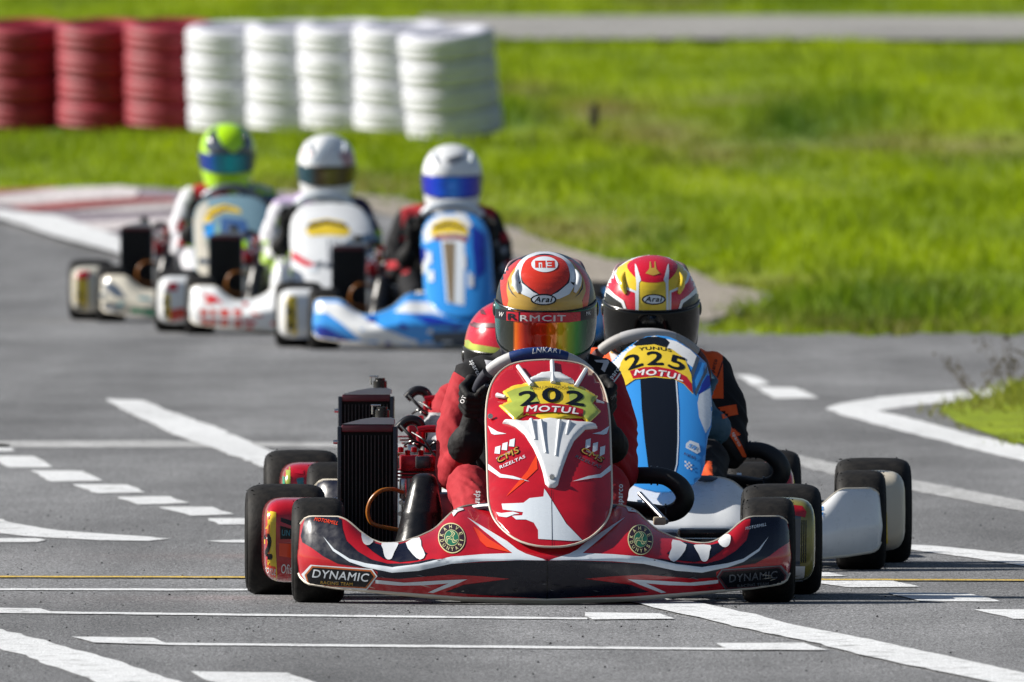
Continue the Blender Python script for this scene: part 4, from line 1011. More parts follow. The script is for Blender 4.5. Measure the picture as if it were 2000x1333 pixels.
# side pods: number 2 on the left one
PL = Sticker(K1, k1['podL'], .4, 6)
PL.poly([(500, 1000), (514, 996), (538, 1000), (537, 1070), (541, 1134), (512, 1127), (500, 1060)], M_YEL, 'number_plate', 1)
PL.text('2', 521, 1066, 20, 52, M_BLACKINK, bold=.07, layer=2); PL.poly([(512, 1100), (537, 1106), (539, 1128), (515, 1122)], M_HOTRED, 'decal', 2); PL.text('MOTUL', 527, 1114, 24, 12, M_INK, rot=12, bold=.05, layer=3)
PL.poly([(547, 1010), (575, 1018), (575, 1029), (547, 1018)], M_NAVY, 'decal', 1); PL.poly([(546, 1026), (575, 1034), (575, 1052), (546, 1052)], M_BLACKINK, 'decal', 1)
PL.text('UN', 557, 1040, 16, 12, M_TEAL, rot=4, bold=.05, layer=2); PL.text('Ofisi', 560, 1110, 24, 18, M_INK, rot=4, bold=.02, layer=2); PL.poly([(544, 1060), (575, 1062), (575, 1090), (544, 1085)], M_HOTRED, 'decal', 1)
PR = Sticker(K1, k1['podR'], .4, 6)
PR.poly([(1540, 985), (1565, 988), (1573, 1000), (1570, 1010), (1540, 1004)], M_RED, 'decal', 1); PR.poly([(1540, 1105), (1570, 1105), (1568, 1135), (1540, 1135)], M_WHITE, 'decal', 1)
PR.poly([(1540, 1000), (1562, 1000), (1560, 1105), (1540, 1105)], M_GREYH, 'decal', 0)
for i, x in enumerate((1563, 1567, 1571)): PR.poly([(x, 1015), (x+2, 1015), (x+1, 1098), (x-1, 1098)], M_BLACKINK, 'decal', 1)  # dark streaks of the pod's reflection, painted on

# ================================================================== DRIVERS
def hsurf(phi, z, k=1.0, a=.1225, bf=.142, bb=.150, top=.134, bot=.150):
    """helmet shell: phi 0 = front, z above the centre"""
    if z > 0: r = max(0, 1-(z/top)**2.35)**(1/2.15)
    else: r = 1-.20*(-z/bot)**1.9
    cx, cy = math.sin(phi), -math.cos(phi)
    b = bf if cy < 0 else bb
    e = 2.15; n = (abs(cx)**e+abs(cy)**e)**(1/e)
    x, y = a*r*cx/n, b*r*cy/n
    if cy < 0 and z < -.03: y += -.012*min(1, (-z-.03)/.06)*(-cy)**3
    return Vector((x*k, y*k, z*(1 if k == 1 else 1+(k-1)*.6)))
def helmet(parent, c, pitch, yaw, shell_m, visor_m, vt=.010, vb=-.088, s=1.0, vents=M_WHITE, roll=0, lip_m=None):
    M = Matrix.Translation(Vector(c)) @ Matrix.Rotation(R(yaw), 4, 'Z') @ Matrix.Rotation(R(roll), 4, 'Y') @ Matrix.Rotation(R(pitch), 4, 'X') @ Matrix.Scale(s, 4)
    V = []; F = []; n = 64; zs = [.134*math.sin(R(90-a)) for a in (1.5, 4, 8, 12, 17, 22, 28, 34, 40, 47, 54, 61, 68, 75, 82, 89)] + [-.012*i for i in range(1, 12)] + [-.14]
    for z in zs:
        for k in range(n): V.append(M @ hsurf(2*math.pi*k/n, z))
    V.append(M @ Vector((0, 0, .134)))
    for i in range(len(zs)-1):
        for k in range(n): F.append((i*n+k, i*n+(k+1) % n, (i+1)*n+(k+1) % n, (i+1)*n+k))
    for k in range(n): F.append((len(V)-1, (k+1) % n, k))
    o0 = len(V)
    for k in range(n): p = hsurf(2*math.pi*k/n, -.14); V.append(M @ Vector((p.x*.86, p.y*.86, -.142)))
    for k in range(n): p = hsurf(2*math.pi*k/n, -.14); V.append(M @ Vector((p.x*.82, p.y*.82, -.10)))
    i = (len(zs)-1)*n
    for k in range(n):
        F.append((i+k, i+(k+1) % n, o0+(k+1) % n, o0+k)); F.append((o0+k, o0+(k+1) % n, o0+n+(k+1) % n, o0+n+k))
    F.append(tuple(o0+n+k for k in range(n)))
    sh = MB().add(V, F).build('helmet', shell_m, parent)
    # visor
    nv = 46; rows = 14; V = []; F = []
    for i in range(nv+1):
        ph = R(-104+208*i/nv); e = abs(-104+208*i/nv)/104
        zt = vt - .004*e - .012*max(0, e-.8)/.2; zb = vb + .030*e**3 + .016*max(0, e-.8)/.2
        for j in range(rows): V.append(M @ hsurf(ph, zb+(zt-zb)*j/(rows-1), 1.022))
    for i in range(nv):
        for j in range(rows-1): F.append((i*rows+j, (i+1)*rows+j, (i+1)*rows+j+1, i*rows+j+1))
    vis = mk('visor', V, F, visor_m, sh); sd = vis.modifiers.new('t', 'SOLIDIFY'); sd.thickness = .003; sd.offset = -1
    lip = MB()
    per = [V[i*rows] for i in range(nv+1)]+[V[nv*rows+j] for j in range(1, rows)]+[V[i*rows+rows-1] for i in range(nv-1, -1, -1)]+[V[j] for j in range(rows-2, 0, -1)]
    lip.tube(per+[per[0]], .0022*s, 6, 1); lip.build('visor_seal', M_PLAS, sh)
    for sx in (-1, 1):
        p = M @ hsurf(R(sx*90), vt-.030, 1.02); MB().ball(p, (.005*s, .018*s, .018*s), 16, 10).build('visor_pivot', M_PLAS, sh)
    if vents:
        for sx in (-1, 1):
            w = MB()
            P0, P1, P2, P3 = [M @ hsurf(R(sx*p), z, kk) for p, z, kk in ((36, .066, 1.012), (42, .080, 1.045), (50, .094, 1.05), (58, .108, 1.01))]
            w.tube([P0, P1, P2, P3], [.0035*s, .0085*s, .0075*s, .003*s], 10, 5); w.build('air_vent', vents, sh)
            w = MB(); w.tube([M @ hsurf(R(sx*118), .072, 1.0), M @ hsurf(R(sx*128), .088, 1.05), M @ hsurf(R(sx*148), .098, 1.05)], [.003*s, .007*s, .004*s], 10, 5); w.build('rear_vent', mat('smoky_pink_plastic', (.30, .20, .22), rough=.25), sh)
    return sh, vis
def hand(parent, side, a, m, wrist, vox=.0034, fore=None, dx=0.0):
    c = sw_pt(R(a)) + Vector((dx, 0, 0)); T = (sw_pt(R(a+2))-sw_pt(R(a-2))).normalized()
    if T.z < 0: T = -T
    u = (sw_pt(R(a))-SW).normalized(); n = T.cross(u)
    if n.y > 0: n = -n
    def rp(t, ang, r): return c + T*t + (u*math.cos(R(ang))+n*math.sin(R(ang)))*r
    b = MB()
    for i, ln in enumerate((.92, 1.0, .96, .82)):      # index finger highest
        t = (1.5-i)*.0205
        P = [rp(t, -75, .040), rp(t, -15, .034), rp(t*.97, 45, .0295), rp(t*.95, 45+62*ln, .027), rp(t*.94, 45+112*ln, .025)]
        rr = [.0115, .0115, .0102, .0095, .0082]
        for k in range(4): b.capsule(P[k], P[k+1], rr[k], rr[k+1], 10)
    for t in (-.030, -.010, .010, .030):
        b.capsule(rp(t, -70, .040), rp(t*.7-.006, -125, .046), .014, .017, 10)
    P = [rp(.020, -120, .040), rp(.048, -160, .036), rp(.056, 150, .030), rp(.046, 105, .0275)]
    for k, (r0, r1) in enumerate(((.016, .0125), (.0125, .0105), (.0105, .009))): b.capsule(P[k], P[k+1], r0, r1, 10)
    W = Vector(wrist); pc = rp(-.015, -105, .044)
    b.capsule(pc, W, .026, .030, 12)
    E = Vector(fore); b.capsule(W, W.lerp(E, .16), .041, .045, 14)
    return remeshed(b, vox, 'glove', [m], parent, None, 3)
def driver(fr, label, suit, matfn, seams, glove_m, hc, dz=0.0, dx=0.0, vox=.0055, arms=(180, 0), lean=0.0, hz=.708, hy=.79, ew=0.0, seamx=None):
    root = empty('person', (fr.X, fr.Y, 0), fr.yaw); tag(root, label, 'person', 'kart drivers')
    b = MB(); Z = lambda z: z+dz*max(0, min(1, (z-.2)/.33))
    def J(x, y, z): return Vector((x+dx*max(0, (z-.2)/.4), y, Z(z)))
    # trunk
    b.capsule(J(-.05, 1.0, .20), J(.05, 1.0, .20), .115, .115, 18)
    b.capsule(J(-.05, .98, .24), J(-.06, .91, .44), .11, .105, 18); b.capsule(J(.05, .98, .24), J(.06, .91, .44), .11, .105, 18)
    b.capsule(J(-.13, .87, .535), J(.13, .87, .535), .058, .058, 16); b.capsule(J(-.08, .88, .49), J(.08, .88, .49), .10, .10, 16)
    b.capsule(J(0, .87, .56), Vector((dx, hy+.02, hz-.07)), .062, .058, 16); b.ball((dx, hy, hz), (.078, .09, .10), 16, 12)
    b.capsule(J(-.07, .87, .575), J(.07, .87, .575), .040, .040, 12)
    el, wr = [], []
    for s in (-1, 1):
        sh, mid, e = J(s*(.148+ew*.6), .865, .528), J(s*(.180+ew), .80, .42), J(s*(.188+ew), .735, .305)
        w = J(s*.172, .625, .385 if dz > -.1 else .45)
        b.capsule(sh, mid, .056, .053, 16); b.capsule(mid, e, .053, .048, 16); b.capsule(e, w, .045, .030, 16)
        h, k, an, ft = Vector((s*.09, .98, .17)), Vector((s*.168, .50, .275)), Vector((s*.145, .10, .13)), Vector((s*.14, -.06, .135))
        b.capsule(h, k, .085, .056, 16); b.capsule(k, an, .053, .038, 14); b.capsule(an, ft, .040, .030, 12); b.capsule(Vector((s*.145, .12, .10)), ft+Vector((0, -.02, .05)), .035, .024, 10)
        el.append(e); wr.append(w)
    body = remeshed(b, vox, 'body', suit, root, matfn, 4, seams, .0036)
    gl = []
    for i, s in enumerate((-1, 1)):
        gl.append(hand(root, s, arms[0] if s < 0 else arms[1], glove_m, wr[i], max(.0034, vox*.62), el[i], 0))
    return root, body, gl

# ---- driver of 202
RZ = lambda x: .545-.62*(.195-abs(x))
def m1(c):
    if c.z > RZ(c.x-0.006) and c.z < .66: return 1
    if abs(c.x-.006) < .170 and .29 < c.z < .50 and c.y > .56: return 1
    return 0
seam1 = [((.201, 0, .545), (-.62, 0, 1)), ((-.189, 0, .545), (.62, 0, 1)), ((.176, 0, 0), (1, 0, 0)), ((-.164, 0, 0), (1, 0, 0)), ((0, 0, .29), (0, 0, 1))]
d1, body1, gl1 = driver(K1, 'driver in red and black suit and gold and red helmet, number 202', [M_SUITR, M_SUITB], m1, seam1, M_GLOVE, None, dx=.006, ew=.012)
V1 = ramp_mat('visor_reflection_bands', rough=.07, metal=.15, lo=-.116, hi=.128, stops=[(0, (.01, .06, .08)), (.07, (.02, .20, .20)), (.12, (.010, .02, .02)), (.24, (.03, .03, .015)), (.265, (1.0, .20, .01)), (.31, (.85, .07, .01)), (.36, (.42, .015, .01)), (.46, (.60, .03, .01)), (.56, (.70, .05, .01)), (.60, (1.0, .24, .01)), (.655, (.95, .20, .01)), (.70, (.95, .72, .03)), (.745, (.90, .55, .02)), (.79, (.35, .55, .02)), (.87, (.05, .34, .05)), (.94, (.02, .14, .06)), (1, (.01, .05, .03))])  # coloured reflection bands of the visor, put into its base colour
hc1 = K1.L(1066, 602, .79)
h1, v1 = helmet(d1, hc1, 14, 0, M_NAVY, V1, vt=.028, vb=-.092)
H = Sticker(K1, h1, .70, 5)
def z1(L, cx=None):   # coordinates read off the enlarged crop
    return [(840+x/3.92, 480+y/3.92) for x, y in L]
def mir(p, cx=1065.5): return [(2*cx-x, y) for x, y in p]
stripe = z1([(545, 270), (590, 190), (650, 135), (690, 110), (720, 120), (660, 200), (610, 290), (600, 400), (616, 492), (575, 485), (552, 400)])
for f in (lambda p: p, mir): H.poly(f(stripe), M_ORCH, 'decal', 1, 2)
H.poly(z1([(615, 500), (603, 420), (590, 350), (600, 260), (650, 180), (720, 110), (800, 70), (880, 60), (970, 72), (1060, 110), (1130, 180), (1178, 270), (1188, 350), (1160, 420), (1140, 515), (880, 520)]), M_GOLD, 'decal', 2, 2)
for k in (0, 1):
    pl_ = z1([(600, 260), (604, 330), (630, 370), (668, 400), (636, 365), (612, 325)]); H.poly(pl_ if not k else mir(pl_), M_NAVY, 'decal', 4)
H.poly(z1(ellipse(882, 230, 232, 178, 40)), M_SILV, 'decal', 3)
H.poly(z1(ellipse(882, 236, 186, 166, 40)), M_NAVY, 'decal', 4)
H.poly(z1([(700, 235), (706, 180), (735, 125), (790, 92), (882, 82), (972, 92), (1030, 125), (1058, 180), (1062, 235), (1040, 290), (970, 345), (882, 392), (795, 345), (722, 290)]), M_ORCH, 'decal', 5, 2)
H.poly(z1([(650, 300), (700, 285), (790, 358), (882, 402), (975, 358), (1062, 285), (1106, 300), (1060, 372), (985, 408), (882, 420), (785, 408), (705, 372)]), M_SILV, 'decal', 6)
for k in (0, 1):
    p = z1([(652, 292), (700, 280), (690, 296), (664, 318)]); H.poly(p if not k else mir(p), M_BLACKINK, 'decal', 7)
H.poly(z1(ellipse(878, 152, 100, 58, 30)), M_SILV, 'badge', 7)
for r_ in ((806, 126, 832, 178), (832, 126, 884, 140), (858, 126, 884, 178), (842, 150, 850, 178), (894, 126, 952, 139), (900, 147, 952, 157), (894, 166, 952, 178), (930, 126, 953, 178)):
    x0_, y0_, x1_, y1_ = r_; H.poly(z1([(x0_, y0_), (x1_, y0_), (x1_, y1_), (x0_, y1_)]), M_ORCH, 'badge', 8)
H.poly(z1(ellipse(866, 414, 97, 43, 30)), M_BLACKINK, 'badge', 7); H.poly(z1(ellipse(866, 414, 84, 33, 30)), M_SILV, 'badge', 8)
H.text('Arai', 840+866/3.92, 480+412/3.92, 33, 11, M_BLACKINK, shear=.3, bold=.06, layer=9)
VS = Sticker(K1, v1, .66, 5)
VS.poly(z1([(498, 486), (620, 500), (750, 510), (882, 514), (1010, 510), (1140, 503), (1260, 488), (1262, 558), (1140, 578), (1010, 588), (882, 592), (750, 588), (620, 576), (505, 556)]), M_NAVY, 'visor_strip', 1)
VS.poly(z1([(590, 506), (680, 512), (680, 582), (590, 574)]), M_MAG, 'visor_strip', 2); VS.poly(z1([(694, 512), (1060, 514), (1150, 508), (1150, 576), (1060, 588), (694, 588)]), M_MAG, 'visor_strip', 2)
VS.text('R', 840+637/3.92, 480+545/3.92, 18, 13, M_NAVY, bold=.08, layer=4)
VS.text('RMCIT', 840+865/3.92, 480+555/3.92, 88, 12, M_INK, bold=.035, layer=4)
VS.text('W', 840+553/3.92, 480+528/3.92, 9, 9, M_INK, bold=.03, layer=4, rot=10); VS.text('MK', 840+1210/3.92, 480+518/3.92, 9, 7, M_INK, bold=.03, layer=4, rot=-8)
# suit marks
SB = Sticker(K1, body1, .85, 6)
SB.poly([(946, 704), (962, 706), (974, 698), (980, 701), (970, 710), (958, 724), (951, 718)], M_SUITW, 'patch', 2)
SB.poly([(1160, 704), (1187, 704), (1189, 709), (1180, 728), (1173, 722), (1178, 710), (1164, 708)], M_SUITW, 'patch', 2)
SB.text('sparco', 926, 721, 34, 9, M_INK, rot=62, bold=.05, layer=3); SB.text('sparco', 1201, 731, 36, 10, M_INK, rot=-52, bold=.05, layer=3)
SB.poly([(1191, 753), (1219, 716), (1221, 718), (1193, 755)], M_INK, 'patch', 3)
SB.text('sparco', 921, 974, 40, 13, M_INK, rot=95, bold=.06, layer=3, parent=body1); SB.text('sparco', 1203, 962, 40, 12, M_INK, rot=-85, bold=.06, layer=3)
GS = Sticker(K1, gl1[0], .6, 4); GS.text('OMP', 946, 751, 14, 6, M_GREY, rot=25, bold=.02, layer=1); GS.text('OT', 904, 780, 16, 8, M_INK, rot=-70, bold=.05, layer=1)
GS = Sticker(K1, gl1[1], .6, 4); GS.text('OMP', 1196, 775, 13, 6, M_GREY, rot=-30, bold=.02, layer=1); GS.text('OT', 1227, 800, 18, 7, M_INK, rot=75, bold=.03, layer=1)


# ================================================================== THE OTHER KARTS
def shell_text(S, cx, cy, w=33):
    S.poly(ellipse(cx, cy, w*.74, w*.33, 26), M_BLACKINK, 'badge', 7); S.poly(ellipse(cx, cy, w*.64, w*.25, 26), M_SILV, 'badge', 8)
    S.text('Arai', cx, cy-.5, w, w*.34, M_BLACKINK, shear=.3, bold=.06, layer=9)
M_V2 = mat('smoke_visor', (.003, .003, .003), rough=.05, spec=.35)
M_GBLK = mat('gloss_black_panel', (.003, .003, .004), rough=.10, coat=.6)
# ---- kart 225: white bodywork, blue front panel
K2 = Frame(.345, 4.47, 1.09)
def o2(rows): return [(hx/768.5, 1.49-(py+27)/768.5) for hx, py in rows]
out2 = o2([(0, 659), (22, 661), (40, 669), (60, 682), (78, 697), (94, 712), (99, 735), (102, 770), (102, 800), (99, 835), (92, 854), (87, 880), (84, 908), (76, 930), (62, 944), (38, 953), (14, 959), (0, 960)])
M_CREAMP = mat('cream_plastic', (.62, .56, .45), rough=.35)
k2 = kart(K2, 'white and sky blue kart number 225 behind and right of the leader', 'racing karts on the track', M_WHITE, (M_WHITE, M_CREAMP), M_BLUE, fout=out2, fcx=.032, edge=False,
          grips=(mat('maroon_suede', (.06, .01, .015), rough=.7), mat('pale_grey_suede', (.33, .32, .31), rough=.6), mat('light_sleeve', (.42, .42, .43), rough=.4)), sdx=.012, strut=False)
S2 = Sticker(K2, k2['fair'], .0, 4)
S2.poly([(1187, 722), (1196, 700), (1222, 680), (1250, 668), (1282, 659), (1326, 670), (1352, 686), (1366, 700), (1358, 722), (1345, 712), (1320, 690), (1282, 678), (1247, 680), (1219, 706), (1200, 745), (1188, 760)], M_WHITE, 'decal', 1)
S2.poly([(1240, 676), (1254, 666), (1270, 661), (1290, 661), (1304, 664), (1312, 672), (1306, 682), (1282, 678), (1250, 681)], M_BLACKINK, 'decal', 2)
rc = [(1252, 741), (1320, 740), (1322, 800), (1320, 860), (1316, 905), (1308, 932), (1290, 938), (1272, 934), (1262, 910), (1257, 860), (1253, 800)]
S2.poly([(x+3, y) for x, y in rc], M_SILV, 'decal', 1); S2.poly(rc, M_GBLK, 'recess', 2)
S2.poly([(1215, 712), (1228, 692), (1247, 679), (1282, 676), (1317, 686), (1340, 703), (1352, 735), (1354, 772), (1336, 752), (1318, 743), (1280, 739), (1241, 743), (1219, 758), (1205, 765)], M_YEL, 'number_plate', 3)
S2.poly([(1232, 727), (1260, 720), (1285, 719), (1318, 725), (1342, 738), (1352, 752), (1353, 770), (1336, 751), (1316, 741), (1280, 737), (1238, 742)], M_RED, 'decal', 4)
for t, cx, cy, rt in (('2', 1240, 709, -18), ('2', 1282, 703, 0), ('5', 1325, 712, 16)): S2.text(t, cx, cy, 33, 27, M_BLACKINK, rot=rt, bold=.04, layer=5)
S2.text('YUNUS', 1283, 684, 64, 6, M_BLACKINK, rot=2, bold=.03, layer=5, bend=3); S2.text('MOTUL', 1290, 732, 96, 12, M_INK, rot=7, shear=.2, bold=.06, layer=6, bend=5)
S2.poly([(1364, 698), (1370, 702), (1356, 738), (1344, 760), (1342, 748), (1352, 728)], M_GREYH, 'decal', 2)
S2.poly([(1384, 716), (1388, 722), (1374, 745), (1360, 775), (1358, 765)], M_GREYH, 'decal', 2)
S2.poly([(1388, 728), (1389, 755), (1364, 774), (1372, 752)], M_BLUE2, 'decal', 2)
S2.poly([(1366, 772), (1388, 760), (1391, 800), (1386, 832), (1376, 847), (1364, 815), (1362, 788)], M_SILV, 'decal', 2)
S2.poly([(1345, 860), (1362, 866), (1365, 882), (1358, 886), (1336, 874), (1337, 866)], M_SILV, 'decal', 2); S2.text('SR', 1350, 873, 18, 8, M_BLUE, rot=25, shear=.3, bold=.04, layer=4)
S2.text('ROTAX', 1344, 890, 24, 5, M_RADR, rot=22, bold=.03, layer=4)
for i in range(4):
    for j in range(4):
        if (i+j) % 2 == 0: S2.poly([(1333+i*3.6, 899+j*3.6+i), (1336.6+i*3.6, 900+j*3.6+i), (1336.6+i*3.6, 903.6+j*3.6+i), (1333+i*3.6, 902.6+j*3.6+i)], M_INK, 'decal', 3)
G2 = Sticker(K2, k2['slv'], .45, 4); G2.text('LION START', 1277, 665, 84, 7, M_RADR, bold=.03, layer=1, bend=4)
B2 = Sticker(K2, k2['bumper'], -.25, 5); B2.text('RK', 1606, 1002, 22, 6, M_BLUE, rot=90, bold=.02)
BX = Sticker(K2, k2['podR'], .4, 5); BX.poly([(1722, 1000), (1730, 1000), (1732, 1060), (1724, 1064)], M_YEL, 'decal', 1)
def m2(c):
    if abs(c.x) < .213 and c.z > .43 and c.y > .66: return 1
    if .335 < c.z < .372 and c.y < .715 and abs(c.x) > .1: return 1
    if abs(c.x) < .172 and .24 < c.z < .275 and c.y < .46: return 1
    return 0
d2, body2, gl2 = driver(K2, 'driver in orange and black suit and yellow and red helmet, number 225', [M_SUITB, M_ORNG], m2, [((.213, 0, 0), (1, 0, 0)), ((-.213, 0, 0), (1, 0, 0)), ((0, 0, .43), (0, 0, 1)), ((0, 0, .335), (0, 0, 1)), ((0, 0, .372), (0, 0, 1))], M_GLOVB, None, dz=-.032, arms=(196, -16), hz=.68, ew=.036, dx=.014)
h2, v2 = helmet(d2, K2.L(1272, 603, .79), 14, 0, M_WHITE, M_V2, vt=.030, vb=-.100, vents=M_YEL)
H2 = Sticker(K2, h2, .7, 5)
def z2(L): return [(1140+x/4.443, 480+y/4.443) for x, y in L]
def mir2(p, cx=1273.5): return [(2*cx-x, y) for x, y in p]
H2.poly(z2([(205, 430), (208, 330), (260, 220), (360, 140), (600, 100), (830, 140), (925, 220), (975, 330), (980, 430), (840, 560), (360, 560), (330, 500)]), M_MAG, 'decal', 1)
for f in (lambda p: p, mir2):
    H2.poly(f(z2([(190, 400), (215, 390), (270, 440), (340, 490), (365, 545), (190, 545)])), M_BLACKINK, 'decal', 3)
    H2.poly(f(z2([(195, 370), (222, 372), (280, 430), (350, 478), (372, 550), (350, 550), (330, 500), (262, 452), (200, 405)])), M_WHITE, 'decal', 4)
H2.poly(z2([(272, 250), (290, 190), (390, 128), (600, 85), (810, 128), (905, 190), (925, 250), (900, 320), (845, 372), (755, 410), (752, 570), (448, 570), (446, 412), (350, 375), (295, 320)]), M_SILV, 'decal', 4)
H2.poly(z2([(290, 250), (308, 200), (400, 142), (600, 98), (800, 142), (885, 200), (900, 250), (882, 308), (832, 355), (738, 396), (736, 570), (466, 570), (462, 398), (366, 358), (312, 308)]), M_YEL, 'decal', 5)
H2.poly(z2([(385, 175), (440, 130), (520, 104), (600, 95), (680, 104), (760, 130), (812, 175), (800, 230), (740, 300), (660, 322), (600, 326), (530, 322), (470, 300), (400, 230)]), M_MAG, 'decal', 6, 2)
for f in (lambda p: p, mir2):
    H2.poly(f(z2([(450, 165), (462, 180), (498, 305), (480, 330), (475, 570), (455, 570), (458, 330), (448, 230)])), M_SILV, 'decal', 7)
H2.poly(z2([(535, 250), (568, 212), (575, 150), (583, 150), (588, 205), (612, 205), (615, 150), (623, 150), (630, 212), (660, 250), (600, 268)]), M_GOLD, 'decal', 8)
shell_text(H2, 1140+604/4.443, 480+468/4.443, 31)
H2.poly([(1180, 640), (1196, 662), (1206, 690), (1180, 690)], M_YEL, 'decal', 3); H2.poly([(1367, 640), (1350, 664), (1340, 690), (1370, 690)], M_YEL, 'decal', 3)
SB2 = Sticker(K2, body2, .8, 5)
SB2.text('sparco', 1396, 718, 30, 8, M_BLACKINK, rot=-74, bold=.04, layer=2); SB2.poly([(1400, 738), (1411, 706), (1412.5, 707), (1402, 739)], M_BLACKINK, 'patch', 2)
SB2.poly([(1420, 833), (1431, 842), (1446, 868), (1457, 893), (1448, 892), (1434, 868), (1422, 850)], M_ORNG, 'patch', 2); SB2.text('sparco', 1434, 858, 30, 7, M_INK, rot=60, bold=.04, layer=3)

SW2 = Sticker(K2, [body2, gl2[1]], .6, 5); SW2.poly([(1407, 798), (1441, 792), (1444, 812), (1410, 819)], M_ORNG, 'patch', 3)
# ---- the red kart hidden behind the leader
KD = Frame(.075, 5.95, 1.2)
k4 = kart(KD, 'dark red kart mostly hidden behind the leading kart', 'racing karts on the track', M_NAVY, (M_RED, M_RED), M_RED, edge=False, fz=.72, grips=(M_PLAS, M_PLAS, None))
[setattr(o, 'location', o.location+Vector((-.03, 0, 0))) for o in k4['root'].children if o.name.startswith('radiator')]
k4['sw'].location.z = -.16; k4['sw'].location.y = -.04
PD = Sticker(KD, k4['podL'], .4, 6)
PD.poly([(530, 902), (566, 902), (566, 960), (530, 960)], M_LIME, 'number_plate', 1); PD.poly([(545, 912), (555, 912), (556, 945), (546, 945)], M_GREENP, 'decal', 2)
PD.poly([(574, 915), (592, 918), (592, 926), (574, 924)], M_MAG, 'decal', 1); PD.poly([(578, 934), (592, 932), (592, 950), (580, 948)], M_TEAL, 'decal', 1)
d4, body4, gl4 = driver(KD, 'driver in red suit and red helmet crouching behind the leader', [M_SUITR, M_SUITG], lambda c: 1 if c.z < .375 and c.y > .5 else 0, [((0, 0, .375), (0, 0, 1))], M_GLOVE, None, dz=-.13, dx=-.045, arms=(172, 8), hz=.54, ew=.035)
for g in gl4: g.location.z = -.13
h4, v4 = helmet(d4, KD.L(998, 687, .79), 10, 0, M_MAG, M_V2, vt=.02, vb=-.06, vents=None)
H4 = Sticker(KD, h4, .7, 5)
H4.poly([(905, 655), (925, 672), (975, 680), (975, 720), (915, 710)], M_LIME, 'decal', 2); H4.poly([(908, 625), (935, 632), (975, 632), (975, 640), (930, 641), (907, 633)], M_RADR, 'decal', 2)
H4.poly([(920, 600), (945, 606), (950, 616), (925, 612)], M_RADR, 'decal', 2)

# ---- three karts farther back
far_v = dict(vox=.009)
KC = Frame(-.225, 55.6, 2.6)
k5 = kart(KC, 'blue and white kart on the right of the three far karts', 'racing karts on the track', M_BLUE, (M_WHITE, M_BLUE), M_BLUE, pod_wide=.035, edge=False, fx=.95, fz=.95, fcx=0, grips=(M_PLAS, M_SILV, None), strut=False)
S5 = Sticker(KC, k5['fair'], .0, 5)
S5.poly([(812, 470), (818, 440), (845, 420), (885, 414), (915, 420), (925, 440), (900, 470), (880, 466), (845, 470), (835, 475)], M_WHITE, 'decal', 1)
S5.poly([(842, 462), (848, 440), (870, 430), (895, 430), (913, 442), (918, 462), (895, 456), (860, 458)], M_YEL, 'number_plate', 2); S5.poly([(848, 444), (880, 436), (912, 446), (912, 450), (880, 442), (850, 450)], M_BLACKINK, 'decal', 3)
S5.poly([(848, 461), (895, 459), (915, 466), (912, 474), (890, 468), (850, 470)], M_KERBR, 'decal', 2)
S5.poly([(862, 470), (908, 468), (900, 596), (866, 590)], M_SILV, 'decal', 1); S5.poly([(866, 474), (890, 474), (880, 594), (870, 588)], mat('taupe_film', (.20, .15, .09), rough=.4), 'decal', 2)
S5.poly([(810, 478), (835, 490), (832, 530), (818, 545), (810, 520)], M_WHITE, 'decal', 1)
S5.poly([(925, 440), (950, 460), (946, 530), (925, 545), (922, 480)], M_BLUE2, 'decal', 1)
B5 = Sticker(KC, k5['bumper'], -.25, 6)
B5.poly([(608, 590), (660, 592), (700, 614), (745, 640), (800, 662), (850, 670), (850, 684), (740, 684), (705, 664), (670, 634), (640, 612), (608, 612)], M_WHITE, 'decal', 1)
B5.poly([(608, 636), (640, 640), (680, 662), (700, 690), (608, 690)], M_BLUE2, 'decal', 1)
B5.poly([(770, 610), (795, 590), (850, 592), (890, 600), (890, 622), (840, 612), (800, 612)], M_WHITE, 'decal', 1); B5.poly([(800, 615), (840, 618), (890, 630), (890, 640), (830, 632)], M_BLUE2, 'decal', 2)
B5.poly([(840, 650), (930, 646), (990, 650), (990, 690), (850, 690)], M_GREYH, 'decal', 1)
P5 = Sticker(KC, k5['podL'], .4, 6); P5.poly([(540, 578), (577, 578), (579, 690), (540, 690)], M_YEL, 'number_plate', 1); P5.text('2', 566, 622, 16, 40, M_BLACKINK, bold=.06, layer=2); P5.poly([(579, 655), (612, 658), (612, 690), (560, 690)], M_BLUE, 'decal', 2)
def m5(c): return 1 if (.10 < abs(c.x) < .195 and c.z > .495) or (c.z < .36 and c.z > .33 and abs(c.x) > .17) else 0
d5, b5, g5 = driver(KC, 'driver in black suit with red shoulders and white helmet with blue visor', [M_SUITB, M_SUITR], m5, [], M_GLOVE, None, arms=(180, 0), ew=.03, **far_v)
VB = ramp_mat('blue_mirror_coating', [(0, (.01, .01, .15)), (.15, (.01, .02, .5)), (.35, (.005, .10, .8)), (.55, (.01, .28, .95)), (.75, (.005, .06, .7)), (1, (.04, .01, .3))], -.125, .125, .15, .15)
h5, v5 = helmet(d5, KC.L(883, 346, .79), 6, 0, M_WHITE, VB, vt=.018, vb=-.072, vents=M_SILV)
H5 = Sticker(KC, h5, .7, 6); H5.poly([(868, 312), (888, 305), (910, 304), (900, 314), (880, 322)], M_GREY, 'decal', 1)

